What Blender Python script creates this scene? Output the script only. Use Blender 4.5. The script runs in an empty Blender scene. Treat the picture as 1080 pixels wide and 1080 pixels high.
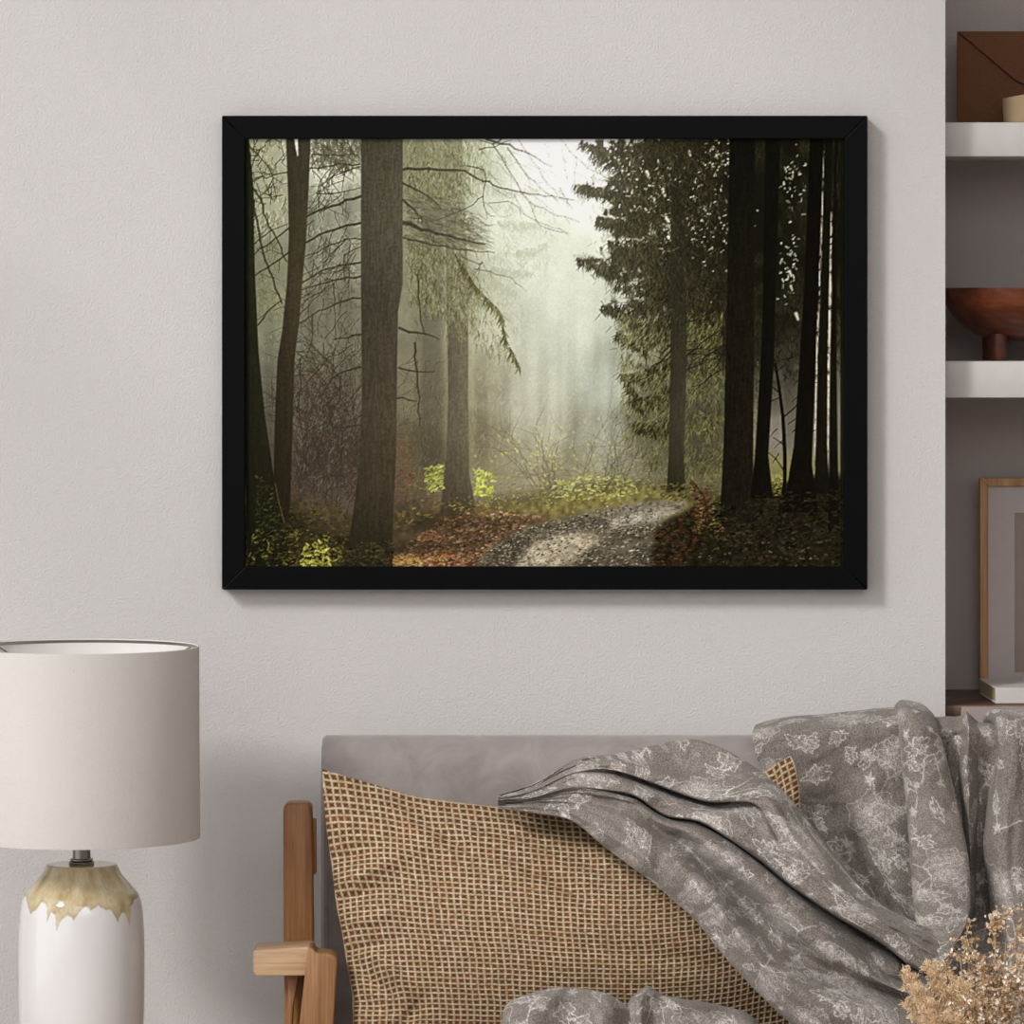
import bpy, bmesh, math, random
from mathutils import Vector, Matrix, noise
C = bpy.context.scene
PI = math.pi
def srgb(r, g, b, k=1.0):
    f = lambda c: (c/12.92 if c <= .04045 else ((c+.055)/1.055)**2.4)
    return (min(1, f(r/255)*k), min(1, f(g/255)*k), min(1, f(b/255)*k), 1)
# ---------------------------------------------------------------- camera, light, exposure
CAM_Y, EYE, FOC, HOR = -9.17, 1.62, 5500.0, 320.0     # metres, metres, focal length and horizon row in pixels of the 1080 frame
cam_d = bpy.data.cameras.new('camera'); cam = bpy.data.objects.new('camera', cam_d); C.collection.objects.link(cam)
cam.location = (0, CAM_Y, EYE); cam.rotation_euler = (PI/2, 0, 0)
cam_d.sensor_width = 36; cam_d.lens = 36*FOC/1080; cam_d.shift_y = -(540-HOR)/1080; cam_d.clip_end = 100
C.camera = cam
def at(px, py, y):
    """A measured point of the photograph at depth y."""
    s = (y-CAM_Y)/FOC
    return Vector(((px-540)*s, y, EYE-(py-HOR)*s))
def sc(y): return (y-CAM_Y)/FOC       # metres per pixel at depth y

world = bpy.data.worlds.new('sky'); C.world = world; world.use_nodes = True
bg = world.node_tree.nodes['Background']; bg.inputs[0].default_value = (.94, .965, 1, 1); bg.inputs[1].default_value = 1.2
def sun(name, toward, energy, angle, col):
    l = bpy.data.lights.new(name, 'SUN'); l.energy = energy; l.angle = math.radians(angle); l.color = col
    o = bpy.data.objects.new(name, l); C.collection.objects.link(o)
    o.rotation_euler = Vector(toward).normalized().to_track_quat('Z', 'Y').to_euler(); o.location = (-3.4, -5, 3)
sun('hazy_sun', (-.58, -.67, .54), 2.0, 12, (1, .985, .965))
def area(name, loc, look, sx, sy, e, col):
    l = bpy.data.lights.new(name, 'AREA'); l.shape = 'RECTANGLE'; l.size = sx; l.size_y = sy; l.energy = e; l.color = col
    o = bpy.data.objects.new(name, l); C.collection.objects.link(o); o.location = loc
    o.rotation_euler = (Vector(loc)-Vector(look)).to_track_quat('Z', 'Y').to_euler()
area('window_light', (-3.3, -4.6, 2.4), (0, -.3, 1.0), 5.0, 3.0, 10, (1, .98, .96))
area('room_fill', (.3, -8.6, 3.6), (0, 0, 1.2), 5.0, 2.4, 112, (1, .985, .975))
C.view_settings.view_transform = 'Standard'; C.view_settings.look = 'None'; C.view_settings.gamma = 1
C.view_settings.exposure = 0.0; C.view_settings.use_curve_mapping = False

# ---------------------------------------------------------------- helpers
def link_mesh(name, me, mat=None, parent=None):
    o = bpy.data.objects.new(name, me); C.collection.objects.link(o)
    if mat: me.materials.append(mat)
    if parent: o.parent = parent
    return o
def obj(name, bm, mat=None, parent=None, smooth=True):
    me = bpy.data.meshes.new(name); bm.normal_update(); bm.to_mesh(me); bm.free()
    if smooth:
        me.polygons.foreach_set('use_smooth', [True]*len(me.polygons))
        try: me.set_sharp_from_angle(angle=math.radians(38))
        except Exception: pass
    return link_mesh(name, me, mat, parent)
def thing(name, label, cat, loc=(0, 0, 0), group=None):
    o = bpy.data.objects.new(name, None); C.collection.objects.link(o); o.location = loc; o.empty_display_size = .05
    return tag(o, label, cat, group)
def tag(o, label, cat, group=None):
    o['label'] = label; o['category'] = cat
    if group: o['group'] = group
    return o
def struct(o): o['kind'] = 'structure'; return o
def keep(o, root):
    """Parent a mesh built in world coordinates to its thing."""
    o.parent = root; o.matrix_parent_inverse = Matrix.Translation(-root.location); return o
def box(bm, x0, x1, y0, y1, z0, z1, bev=0, seg=3):
    r = bmesh.ops.create_cube(bm, size=1)
    for v in r['verts']:
        v.co = Vector((x0+(x1-x0)*(v.co.x+.5), y0+(y1-y0)*(v.co.y+.5), z0+(z1-z0)*(v.co.z+.5)))
    if bev:
        es = set(e for v in r['verts'] for e in v.link_edges)
        bmesh.ops.bevel(bm, geom=list(es), offset=bev, segments=seg, profile=.5, affect='EDGES')
    return bm
def prism(bm, pts, y0, y1, bev=0, seg=3):
    """Outline in x,z pushed from y0 to y1 (y0 is the front)."""
    n = len(pts)
    a = [bm.verts.new((p[0], y0, p[1])) for p in pts]; b = [bm.verts.new((p[0], y1, p[1])) for p in pts]
    fs = [bm.faces.new(a), bm.faces.new(b[::-1])]+[bm.faces.new((a[i], b[i], b[(i+1) % n], a[(i+1) % n])) for i in range(n)]
    bmesh.ops.recalc_face_normals(bm, faces=fs)
    if bev:
        es = set(e for f in fs for e in f.edges)
        bmesh.ops.bevel(bm, geom=list(es), offset=bev, segments=seg, profile=.5, affect='EDGES')
    return bm
def lathe(bm, prof, cx, cy, n=96, close_top=False, close_bot=False):
    rings = []
    for r, z in prof:
        rings.append([bm.verts.new((cx+r*math.cos(2*PI*i/n), cy+r*math.sin(2*PI*i/n), z)) for i in range(n)])
    for a, b in zip(rings[:-1], rings[1:]):
        for i in range(n): bm.faces.new((a[i], a[(i+1) % n], b[(i+1) % n], b[i]))
    if close_bot: bm.faces.new(rings[0][::-1])
    if close_top: bm.faces.new(rings[-1])
    bmesh.ops.recalc_face_normals(bm, faces=bm.faces[:])
    return rings
def tube(bm, pts, r0, r1, n=6):
    pts = [Vector(p) for p in pts]; rings = []
    for i, p in enumerate(pts):
        d = (pts[min(i+1, len(pts)-1)]-pts[max(i-1, 0)]).normalized()
        u = d.orthogonal().normalized(); v = d.cross(u); r = r0+(r1-r0)*i/(len(pts)-1)
        rings.append([bm.verts.new(p+(u*math.cos(2*PI*k/n)+v*math.sin(2*PI*k/n))*r) for k in range(n)])
    for a, b in zip(rings[:-1], rings[1:]):
        for k in range(n): bm.faces.new((a[k], a[(k+1) % n], b[(k+1) % n], b[k]))
    bm.faces.new(rings[0][::-1]); bm.faces.new(rings[-1])
def grid_mesh(name, co, mat, parent=None, attrs=None, flip=False, smooth=True):
    """co: (rows, cols, 3) array; attrs: {name: (rows, cols, 4)}"""
    R, K = co.shape[:2]
    idx = np.arange(R*K).reshape(R, K)
    q = np.stack([idx[:-1, :-1], idx[:-1, 1:], idx[1:, 1:], idx[1:, :-1]], -1).reshape(-1, 4)
    if flip: q = q[:, ::-1]
    me = bpy.data.meshes.new(name)
    me.vertices.add(R*K); me.vertices.foreach_set('co', co.reshape(-1).astype(np.float32))
    me.loops.add(q.size); me.loops.foreach_set('vertex_index', q.reshape(-1).astype(np.int32))
    me.polygons.add(len(q)); me.polygons.foreach_set('loop_start', np.arange(0, q.size, 4, dtype=np.int32))
    me.update(calc_edges=True)
    me.polygons.foreach_set('use_smooth', np.full(len(q), smooth))
    for k, v in (attrs or {}).items():
        a = me.attributes.new(k, 'FLOAT_COLOR', 'POINT'); a.data.foreach_set('color', v.reshape(-1).astype(np.float32))
    me.validate(); return link_mesh(name, me, mat, parent)
def lin(a): return np.where(a <= .04045, a/12.92, ((a+.055)/1.055)**2.4)

# ---------------------------------------------------------------- materials
class NT:
    def __init__(s, name, rough=.6, col=(.5, .5, .5, 1), **kw):
        s.m = bpy.data.materials.new(name); s.m.use_nodes = True; s.t = s.m.node_tree
        s.b = s.t.nodes['Principled BSDF']; s.b.inputs['Roughness'].default_value = rough; s.b.inputs['Base Color'].default_value = col
        for k, v in kw.items(): s.b.inputs[k.replace('_', ' ')].default_value = v
        s.co = s.t.nodes.new('ShaderNodeTexCoord')
    def n(s, kind, **kw):
        o = s.t.nodes.new('ShaderNode'+kind)
        for k, v in kw.items():
            if k.startswith('i_'): o.inputs[k[2:].replace('_', ' ')].default_value = v
            else: setattr(o, k, v)
        return o
    def l(s, a, b): s.t.links.new(a, b)
    def mapping(s, scale=(1, 1, 1), src='Object'):
        m = s.n('Mapping'); m.inputs['Scale'].default_value = scale; s.l(s.co.outputs[src], m.inputs[0]); return m.outputs[0]
    def noise(s, vec, scale, detail=4, rough=.5, dist=0):
        o = s.n('TexNoise'); o.inputs['Scale'].default_value = scale; o.inputs['Detail'].default_value = detail
        o.inputs['Roughness'].default_value = rough; o.inputs['Distortion'].default_value = dist; s.l(vec, o.inputs['Vector']); return o.outputs['Fac']
    def ramp(s, fac, stops):
        r = s.n('ValToRGB'); e = r.color_ramp.elements
        while len(e) < len(stops): e.new(.5)
        for q, (p, c) in zip(e, stops): q.position = p; q.color = c
        s.l(fac, r.inputs[0]); return r.outputs[0]
    def bump(s, h, strength=.3, dist=.001, prev=None):
        b = s.n('Bump'); b.inputs['Strength'].default_value = strength; b.inputs['Distance'].default_value = dist
        s.l(h, b.inputs['Height'])
        if prev is not None: s.l(prev, b.inputs['Normal'])
        s.l(b.outputs[0], s.b.inputs['Normal']); return b.outputs[0]
    def color(s, c): s.l(c, s.b.inputs['Base Color'])

def m_plaster(name, col, k=1.0):
    t = NT(name, .85, col); v = t.mapping()
    n1 = t.noise(v, 260, 3, .6); n2 = t.noise(v, 1.2, 3)
    a = tuple(c*.97 for c in col[:3])+(1,); t.color(t.ramp(n2, [(.3, a), (.7, col)]))
    t.bump(n1, .9*k, .0022); return t.m
M = {}
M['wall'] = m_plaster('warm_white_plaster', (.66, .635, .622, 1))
M['niche'] = m_plaster('niche_plaster_shaded', (.46, .405, .385, 1))  # wall plaster in a darker colour, the shade of the recess painted in
M['ceiling'] = m_plaster('ceiling_paint', (.78, .77, .75, 1), .3)
def m_plain(name, col, rough=.5, bumps=None, **kw):
    t = NT(name, rough, col, **kw)
    v = t.mapping(); n = t.noise(v, 30, 3); a = tuple(c*.93 for c in col[:3])+(1,)
    t.color(t.ramp(n, [(.3, a), (.7, col)]))
    if bumps: t.bump(t.noise(v, bumps[0], 3), bumps[1], .0008)
    return t.m
M['shelf'] = m_plain('shelf_paint', (.60, .56, .54, 1), .45)
def m_wood(name, c0, c1, c2, axis=2, sc_=1.0, rough=.45):
    t = NT(name, rough); s = [55*sc_]*3; s[axis] = 3.2*sc_
    v = t.mapping(tuple(s)); w = t.noise(v, 1.0, 6, .6, .4); s2 = [260*sc_]*3; s2[axis] = 8*sc_
    f = t.noise(t.mapping(tuple(s2)), 1.0, 3, .6)
    mx = t.n('Math', operation='MULTIPLY_ADD'); t.l(f, mx.inputs[0]); mx.inputs[1].default_value = .45; t.l(w, mx.inputs[2])
    t.color(t.ramp(mx.outputs[0], [(.50, c0), (.70, c1), (.92, c2)])); t.bump(f, .22, .0006); return t.m
M['oak'] = m_wood('oiled_oak', srgb(104, 62, 28), srgb(148, 97, 49), srgb(172, 122, 70))
M['oak_pale'] = m_wood('pale_oak', srgb(170, 134, 98), srgb(194, 160, 124), srgb(210, 182, 148), 0)
M['oak_post'] = m_wood('honey_oak', srgb(118, 78, 48), srgb(150, 106, 68), srgb(172, 130, 90))
M['oak_thin'] = m_wood('frame_oak', srgb(140, 96, 58), srgb(176, 128, 82), srgb(196, 150, 104))
M['walnut'] = m_wood('walnut', srgb(48, 32, 24), srgb(84, 58, 42), srgb(120, 90, 70), 0, .7)
M['bowl'] = m_wood('turned_red_wood', srgb(52, 23, 12), srgb(88, 41, 19), srgb(120, 62, 31), 0, .5, .38)
M['floor'] = m_wood('floor_boards', srgb(150, 138, 126), srgb(176, 164, 150), srgb(190, 180, 166), 1, .3)
M['black'] = m_plain('satin_black', (.0012, .0012, .0014, 1), .45, (420, .08), Specular_IOR_Level=.08)
M['steel'] = m_plain('brushed_steel', (.30, .27, .25, 1), .28, Metallic=1.0)
def m_attr(name, attr, rough=.8, **kw):
    t = NT(name, rough, **kw); a = t.n('Attribute', attribute_name=attr); t.color(a.outputs['Color']); return t
t = m_attr('canvas_print', 'print', .95); t.b.inputs['Specular IOR Level'].default_value = .03; t.bump(t.noise(t.mapping(), 900, 2), .12, .0003); M['print'] = t.m
# woven cloth of the throw: florals come from the vertex attribute, yarn texture from noise
t = m_attr('printed_linen', 'floral', .92); t.b.inputs['Sheen Weight'].default_value = .12; t.b.inputs['Specular IOR Level'].default_value = .15
a = t.t.nodes['Attribute']; yarn = t.noise(t.mapping(), 400, 2, .8); y2 = t.noise(t.mapping(), 60, 3)
mm = t.n('MixRGB', blend_type='MULTIPLY'); mm.inputs[0].default_value = 1; t.l(a.outputs['Color'], mm.inputs[1])
t.l(t.ramp(yarn, [(.32, (.42, .42, .42, 1)), (.68, (1.48, 1.48, 1.48, 1))]), mm.inputs[2]); t.color(mm.outputs[0])
t.bump(y2, .25, .004, t.bump(yarn, .5, .0012)); M['throw'] = t.m
t = m_attr('woven_jute', 'weave', .9); t.b.inputs['Specular IOR Level'].default_value = .15; fz = t.noise(t.mapping(), 620, 2, .8); a = t.t.nodes['Attribute']
mm = t.n('MixRGB', blend_type='MULTIPLY'); mm.inputs[0].default_value = 1; t.l(a.outputs['Color'], mm.inputs[1]); t.l(t.ramp(fz, [(.30, (.5, .5, .5, 1)), (.70, (1.4, 1.36, 1.3, 1))]), mm.inputs[2]); t.color(mm.outputs[0])
t.bump(fz, .5, .0012); M['weave'] = t.m
t = NT('mauve_velvet', .9); v = t.mapping(); n1 = t.noise(v, 14, 6, .65, .8); n2 = t.noise(v, 600, 2)
t.color(t.ramp(n1, [(.30, srgb(140, 130, 126)), (.70, srgb(166, 156, 152))])); t.b.inputs['Sheen Weight'].default_value = .3; t.bump(n1, .2, .006, t.bump(n2, .3, .0008)); M['velvet'] = t.m
# linen lamp shade with visible slubs
t = NT('linen_shade', .9, (.70, .64, .59, 1)); v1 = t.mapping((900, 900, 110)); v2 = t.mapping((110, 110, 900)); a = t.noise(v1, 1, 2); b = t.noise(v2, 1, 2)
mx = t.n('Math', operation='ADD'); t.l(a, mx.inputs[0]); t.l(b, mx.inputs[1])
t.color(t.ramp(mx.outputs[0], [(.30, (.43, .395, .365, 1)), (.75, (.64, .60, .565, 1))])); t.bump(mx.outputs[0], .5, .0015); M['shade'] = t.m
M['lining'] = m_plain('shade_lining', (.80, .78, .75, 1), .7)
t = m_attr('ceramic_glaze', 'glaze', .13); t.b.inputs['Coat Weight'].default_value = .6; t.b.inputs['Coat Roughness'].default_value = .05; t.bump(t.noise(t.mapping(), 22, 2), .08, .003); M['glaze'] = t.m
t = NT('kraft_paper', .85); v = t.mapping(); t.color(t.ramp(t.noise(v, 350, 3, .7), [(.3, srgb(92, 56, 33)), (.7, srgb(116, 74, 45))])); t.bump(t.noise(v, 500, 2), .3, .0005); M['kraft'] = t.m
M['kraft_shade'] = m_plain('kraft_painted_shade', srgb(44, 26, 14), .9)  # dark brown standing in for the shade below the envelope flap
M['mat'] = m_plain('passe_partout', (.55, .50, .48, 1), .8)
M['paper'] = m_plain('pale_book_cloth', (.66, .62, .58, 1), .7, (500, .2))
M['pages'] = m_plain('book_pages', srgb(196, 176, 142), .8)
M['beige'] = m_plain('beige_stoneware', srgb(176, 152, 118), .7)
M['mauve'] = m_plain('mauve_lacquer', srgb(150, 134, 128), .5)
M['artp'] = m_plain('small_print_paper', srgb(164, 148, 138), .8)
M['straw'] = m_plain('dried_straw', srgb(196, 164, 122), .8)
M['fluff'] = m_plain('dried_plume', srgb(244, 218, 182), .9)
t = NT('papery_petals', .75); t.color(t.ramp(t.noise(t.mapping(), 60, 2), [(.30, srgb(176, 140, 104)), (.48, srgb(206, 178, 142)), (.64, srgb(250, 240, 226))])); t.b.inputs['Transmission Weight'].default_value = .0; M['petal'] = t.m
M['vase'] = m_plain('clay_vase', srgb(190, 176, 160), .6)
PRINT_K = 1.12
# ---------------------------------------------------------------- numpy painting helpers (pattern of cloth, print in the frame)
import numpy as np

def smooth_noise(h, w, cell, rng):
    ch, cw = cell if isinstance(cell, tuple) else (cell, cell)
    gh, gw = int(h/ch)+3, int(w/cw)+3
    g = rng.random((gh, gw))
    y = np.arange(h)/ch; x = np.arange(w)/cw
    yi = y.astype(int); xi = x.astype(int)
    fy = (y-yi); fx = (x-xi)
    fy = (fy*fy*(3-2*fy))[:, None]; fx = (fx*fx*(3-2*fx))[None, :]
    a = g[yi][:, xi]; b = g[yi][:, xi+1]; c = g[yi+1][:, xi]; d = g[yi+1][:, xi+1]
    return (a*(1-fx)+b*fx)*(1-fy)+(c*(1-fx)+d*fx)*fy

class Canvas:
    def __init__(s, w, h, ox=0, oy=0, scale=1.0, ch=3):
        s.w, s.h, s.ox, s.oy, s.k = w, h, ox, oy, scale
        s.a = np.zeros((h, w, ch))
    def seg(s, x0, y0, x1, y1, r0, r1, col, al=1.0, soft=.6):
        k = s.k
        x0 = (x0-s.ox)*k; x1 = (x1-s.ox)*k; y0 = (y0-s.oy)*k; y1 = (y1-s.oy)*k; r0 *= k; r1 *= k
        m = max(r0, r1)+soft+1
        ax = max(0, int(min(x0, x1)-m)); bx = min(s.w, int(max(x0, x1)+m)+1)
        ay = max(0, int(min(y0, y1)-m)); by = min(s.h, int(max(y0, y1)+m)+1)
        if ax >= bx or ay >= by: return
        X = np.arange(ax, bx)[None, :]+.5; Y = np.arange(ay, by)[:, None]+.5
        dx, dy = x1-x0, y1-y0; L = dx*dx+dy*dy+1e-9
        t = np.clip(((X-x0)*dx+(Y-y0)*dy)/L, 0, 1)
        d = np.hypot(X-x0-t*dx, Y-y0-t*dy)-(r0+(r1-r0)*t)
        A = (np.clip(.5-d/(2*soft), 0, 1)*al)[..., None]
        v = s.a[ay:by, ax:bx]
        v *= 1-A; v += A*np.asarray(col)
    def line(s, pts, r0, r1, col, al=1.0, soft=.6):
        n = len(pts)-1
        for i in range(n):
            a, b = r0+(r1-r0)*i/n, r0+(r1-r0)*(i+1)/n
            s.seg(pts[i][0], pts[i][1], pts[i+1][0], pts[i+1][1], a, b, col, al, soft)
    def poly_mask(s, pts, soft=.8):
        # even-odd fill plus softened border
        P = [((x-s.ox)*s.k, (y-s.oy)*s.k) for x, y in pts]
        Y, X = np.mgrid[0:s.h, 0:s.w]+.5
        inside = np.zeros((s.h, s.w), bool); dist = np.full((s.h, s.w), 1e9)
        for i in range(len(P)):
            x0, y0 = P[i]; x1, y1 = P[(i+1) % len(P)]
            if y0 != y1:
                c = ((y0 > Y) != (y1 > Y)) & (X < (x1-x0)*(Y-y0)/(y1-y0)+x0)
                inside ^= c
            dx, dy = x1-x0, y1-y0; L = dx*dx+dy*dy+1e-9
            t = np.clip(((X-x0)*dx+(Y-y0)*dy)/L, 0, 1)
            dist = np.minimum(dist, np.hypot(X-x0-t*dx, Y-y0-t*dy))
        sd = np.where(inside, dist, -dist)
        return np.clip(.5+sd/(2*soft), 0, 1)
    def fill(s, mask, col, al=1.0):
        A = (mask*al)[..., None]
        s.a = s.a*(1-A)+A*np.asarray(col)

def interp_pts(pts, y):
    ys = [p[1] for p in pts]; xs = [p[0] for p in pts]
    return np.interp(y, ys, xs)

def paint_forest():
    """Misty spruce forest with a gravel path: the print hanging on the wall (it is itself flat)."""
    W, H, OX, OY = 634, 452, 257, 147
    rng = np.random.default_rng(7)
    c = Canvas(W, H, OX, OY)
    Y, X = np.mgrid[0:H, 0:W]; X = X+OX; Y = Y+OY
    S = [(260,150,150,150,122),(340,165,196,196,176),(350,250,132,132,114),(340,350,112,110,94),(340,430,95,90,78),(340,490,82,74,62),
         (280,300,122,122,98),(280,200,150,150,125),(450,180,125,122,98),(450,300,128,124,100),(450,420,118,110,88),(520,165,175,180,152),(560,150,250,250,236),
         (600,165,255,255,246),(605,210,240,243,222),(570,250,206,212,186),(600,290,200,205,184),(620,330,186,190,168),(540,350,170,170,146),(510,400,140,134,108),
         (560,420,160,158,134),(600,450,152,148,124),(600,490,138,130,100),(640,400,158,164,148),(640,460,138,138,118),(660,380,130,130,108),(680,450,92,90,68),
         (700,400,92,90,66),(740,450,78,74,54),(825,340,64,62,50),(790,360,50,48,36),(825,410,96,92,78),(825,460,128,122,108),(825,500,130,124,80),(850,350,90,88,74),(700,200,120,120,96),
         (740,300,96,95,70),(740,400,92,90,70),(790,200,60,58,44),(880,400,120,114,100),(880,300,60,56,44),(500,470,125,116,90),(440,480,92,82,62),(380,500,80,70,58)]
    num = np.zeros((H, W, 3)); den = np.zeros((H, W, 1))
    for sx, sy, r, g, b in S:
        w = (1/(((X-sx)**2+(Y-sy)**2)/900.+.2)**2.3)[..., None]
        num += w*np.array([r, g, b]); den += w
    c.a = num/den
    fog = c.a.copy()
    n1 = smooth_noise(H, W, 30, rng); n2 = smooth_noise(H, W, 9, rng); n3 = smooth_noise(H, W, 3, rng)
    c.a *= (1+.10*(n1-.5)+.08*(n2-.5)+.05*(n3-.5))[..., None]
    def tr(left, right, col, al=1, top=None, tex=.10, soft=.8):
        ys = Y[:, 0]
        L = interp_pts(left, ys)[:, None]; R = interp_pts(right, ys)[:, None]
        m = np.clip(.5+(X-L)/soft/2, 0, 1)*np.clip(.5+(R-X)/soft/2, 0, 1)
        m *= ((Y >= left[0][1]-1) & (Y <= left[-1][1]))
        if soft > 2: m *= np.clip((Y-left[0][1])/60., 0, 1)*np.clip((left[-1][1]-Y)/30., 0, 1)
        u = (X-L)/np.maximum(R-L, 1)
        bark = smooth_noise(H, W, 2.2, rng)*.6+np.repeat(smooth_noise(H//6+2, W, 1.6, rng), 6, 0)[:H]*.7
        shade = 1+tex*2*(bark-.65)
        col = np.asarray(col, float)
        if col.ndim == 2:   # colour stops down the trunk
            tt = np.interp(Y, [q[0] for q in col], range(len(col)))
            cc = np.stack([np.interp(Y, col[:, 0], col[:, i+1]) for i in range(3)], -1)
        else: cc = np.broadcast_to(col, (H, W, 3))
        A = (m*al)[..., None]
        c.a = c.a*(1-A)+A*cc*(shade*(.93+.14*u))[..., None]
    # faint trunks in the mist
    for x, w, a, y0, y1 in [(328,7,.25,150,500),(345,5,.22,200,500),(366,9,.25,170,500),(358,4,.18,250,480),(455,20,.45,180,515),(441,7,.2,300,500),(507,12,.25,350,500),
                        (533,8,.16,330,480),(552,7,.14,300,470),(572,10,.16,300,480),(590,6,.13,300,470),(602,11,.22,300,480),(628,7,.14,300,470),(645,8,.2,330,480),
                        (740,12,.35,300,500),(832,12,.4,300,490),(700,6,.3,250,480),(284,10,.25,300,520),(684,7,.25,380,500)]:
        tr([(x-w/2, y0), (x-w/2-1, y1)], [(x+w/2, y0), (x+w/2+1, y1)], (72,68,54), a, tex=.04, soft=2.5)
    # misty sparkle between the twigs
    def strokes(n, region, length, ang, ang_s, cols, al, r=.45, jitter=12):
        x0, y0, x1, y1 = region
        for _ in range(n):
            x = rng.uniform(x0, x1); y = rng.uniform(y0, y1)
            a = math.radians(ang+rng.normal()*ang_s); L = rng.uniform(*length)
            col = np.array(cols[rng.integers(len(cols))])+rng.normal()*jitter
            c.seg(x, y, x+L*math.cos(a), y+L*math.sin(a), r, r*.5, np.clip(col, 0, 255), al*rng.uniform(.5, 1))
    def wob(pts, amp=.8):
        q = np.array(pts, float)
        if len(q) < 2: return pts
        Q = np.concatenate([[2*q[0]-q[1]], q, [2*q[-1]-q[-2]]]); out = []
        for i in range(len(q)-1):
            a, b, c2, d = Q[i:i+4]; n = max(2, int(np.hypot(*(c2-b))/7))
            for k in range(n):
                t = k/n; out.append(.5*((2*b)+(c2-a)*t+(2*a-5*b+4*c2-d)*t*t+(3*b-a-3*c2+d)*t**3)+rng.normal(size=2)*amp*(k > 0))
        out.append(q[-1]); return out
    def twig(x, y, a, L, r, col, al, depth):
        pts = [(x, y)]; n = max(3, int(L/6))
        for i in range(n):
            a += rng.normal()*.16; x += L/n*math.cos(a); y += L/n*math.sin(a); pts.append((x, y))
            if depth and rng.random() < .45:
                twig(x, y, a+rng.choice([-1, 1])*rng.uniform(.4, 1.1), L*rng.uniform(.3, .55), r*.55, col, al, depth-1)
        c.line(pts, r, r*.35, col, al, soft=.5)
    # undergrowth brush, left
    for _ in range(150):
        x = rng.uniform(305, 378); y = rng.uniform(430, 545)
        twig(x, y, -math.pi/2+rng.normal()*.45, rng.uniform(20, 80), .6, (58+rng.normal()*8, 48, 38), .45, 1)
    for _ in range(60):
        twig(rng.uniform(318, 375), rng.uniform(380, 530), rng.uniform(.3, 1.0)*-1 if rng.random() < .4 else -2.3, rng.uniform(30, 70), .6, (62, 50, 40), .6, 1)
    strokes(1500, (300, 300, 380, 560), (2, 8), -75, 40, [(110,95,80),(70,58,46),(90,60,45),(125,118,100)], .45)
    strokes(800, (425, 380, 470, 520), (2, 7), -80, 40, [(120,110,85),(80,68,50),(100,92,70)], .4)
    strokes(1300, (497, 330, 680, 500), (2, 9), -84, 26, [(192,190,168),(150,144,120),(176,170,140),(205,205,184)], .22)
    for _ in range(36):   # thin saplings at the centre
        x = rng.uniform(560, 690); twig(x, 515+rng.normal()*4, -math.pi/2+(x-625)/120+rng.normal()*.2, rng.uniform(35, 95), .6, (95, 85, 60), .5, 1)
    # mid trunk
    tr([(467,147),(470,300),(472,420),(470,480),(463,543)], [(487,147),(493,300),(493,420),(494,500),(502,543)],
       [(147,118,116,90),(260,112,106,84),(370,92,84,66),(460,96,88,70),(545,74,64,50)], .95, tex=.10)
    # left and centre conifer foliage, pale olive
    def conifer(n, poly, cols, al, length=(2, 7), ang=95, ang_s=28, dens=None, r=.6):
        m = c.poly_mask(poly, 9)
        if dens is not None: m = m*dens
        got = 0; x0 = min(p[0] for p in poly); x1 = max(p[0] for p in poly); y0 = min(p[1] for p in poly); y1 = max(p[1] for p in poly)
        for _ in range(n):
            x = rng.uniform(x0, x1); y = rng.uniform(y0, y1)
            xi, yi = int(x-OX), int(y-OY)
            if not (0 <= xi < W and 0 <= yi < H) or rng.random() > m[yi, xi]: continue
            L = rng.uniform(*length); a = math.radians(ang+rng.normal()*ang_s)
            base = np.array(cols[rng.integers(len(cols))])+rng.normal()*8
            c.seg(x, y, x+L*math.cos(a), y+L*math.sin(a), r, r*.4, np.clip(base, 0, 255), al*rng.uniform(.5, 1))
    dn = smooth_noise(H, W, 14, rng); dn = np.clip((dn-.32)*2.6, 0, 1)
    conifer(5200, [(428,147),(520,147),(560,165),(565,190),(588,262),(575,278),(560,285),(552,300),(540,315),(556,345),(545,352),(500,340),(430,330)],
            [(150,150,118),(172,172,138),(128,126,98),(190,190,156),(110,108,80)], .42, (3, 10), 78, 32, dn)
    for (x, y, L, a) in [(560,262,34,-.25),(540,285,40,.1),(530,300,34,.55),(545,235,42,.05),(545,200,50,.0),(520,325,40,.45)]:
        for k in range(90):
            t = rng.random(); px, py = x+(t-.5)*L*math.cos(a), y+(t-.5)*L*math.sin(a)+rng.uniform(0, 9)*(1-abs(t-.5))
            c.seg(px, py, px+rng.normal()*3, py+rng.uniform(2, 7), .8, .4, (150, 152, 122), .5)
    conifer(2200, [(257,147),(303,147),(303,250),(290,262),(262,240)], [(120,118,84),(86,84,58),(205,205,180),(150,148,112),(70,68,46)], .6, (3, 8), 98, 26, dn)
    conifer(900, [(326,147),(380,147),(380,178),(352,180),(328,172)], [(70,68,50),(90,88,66),(110,108,84)], .8, (3, 9), 60, 35)
    conifer(1500, [(327,180),(380,180),(380,285),(340,290),(324,240)], [(92,88,66),(120,118,92),(200,200,182),(140,138,110)], .45, (2, 7), 90, 50, dn)
    conifer(900, [(262,250),(300,250),(296,380),(272,380)], [(110,110,72),(80,78,52),(140,138,104)], .45, (2, 6), 90, 40, dn)
    for pl, n, cs in [([(430,255),(470,262),(500,290),(512,320),(520,345),(548,388),(520,372),(500,358),(470,352),(450,330),(428,300)], 5200, [(112,108,68),(134,130,86),(86,82,54),(152,148,106),(74,70,46)])]:
        conifer(n, pl, cs, .6, (3, 9), 82, 24, np.clip(dn+.35, 0, 1))
    conifer(1400, [(425,150),(505,150),(520,185),(470,215),(425,210)], [(108,106,64),(135,132,88),(80,76,52),(150,148,108)], .6, (3, 8), 88, 22)
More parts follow.
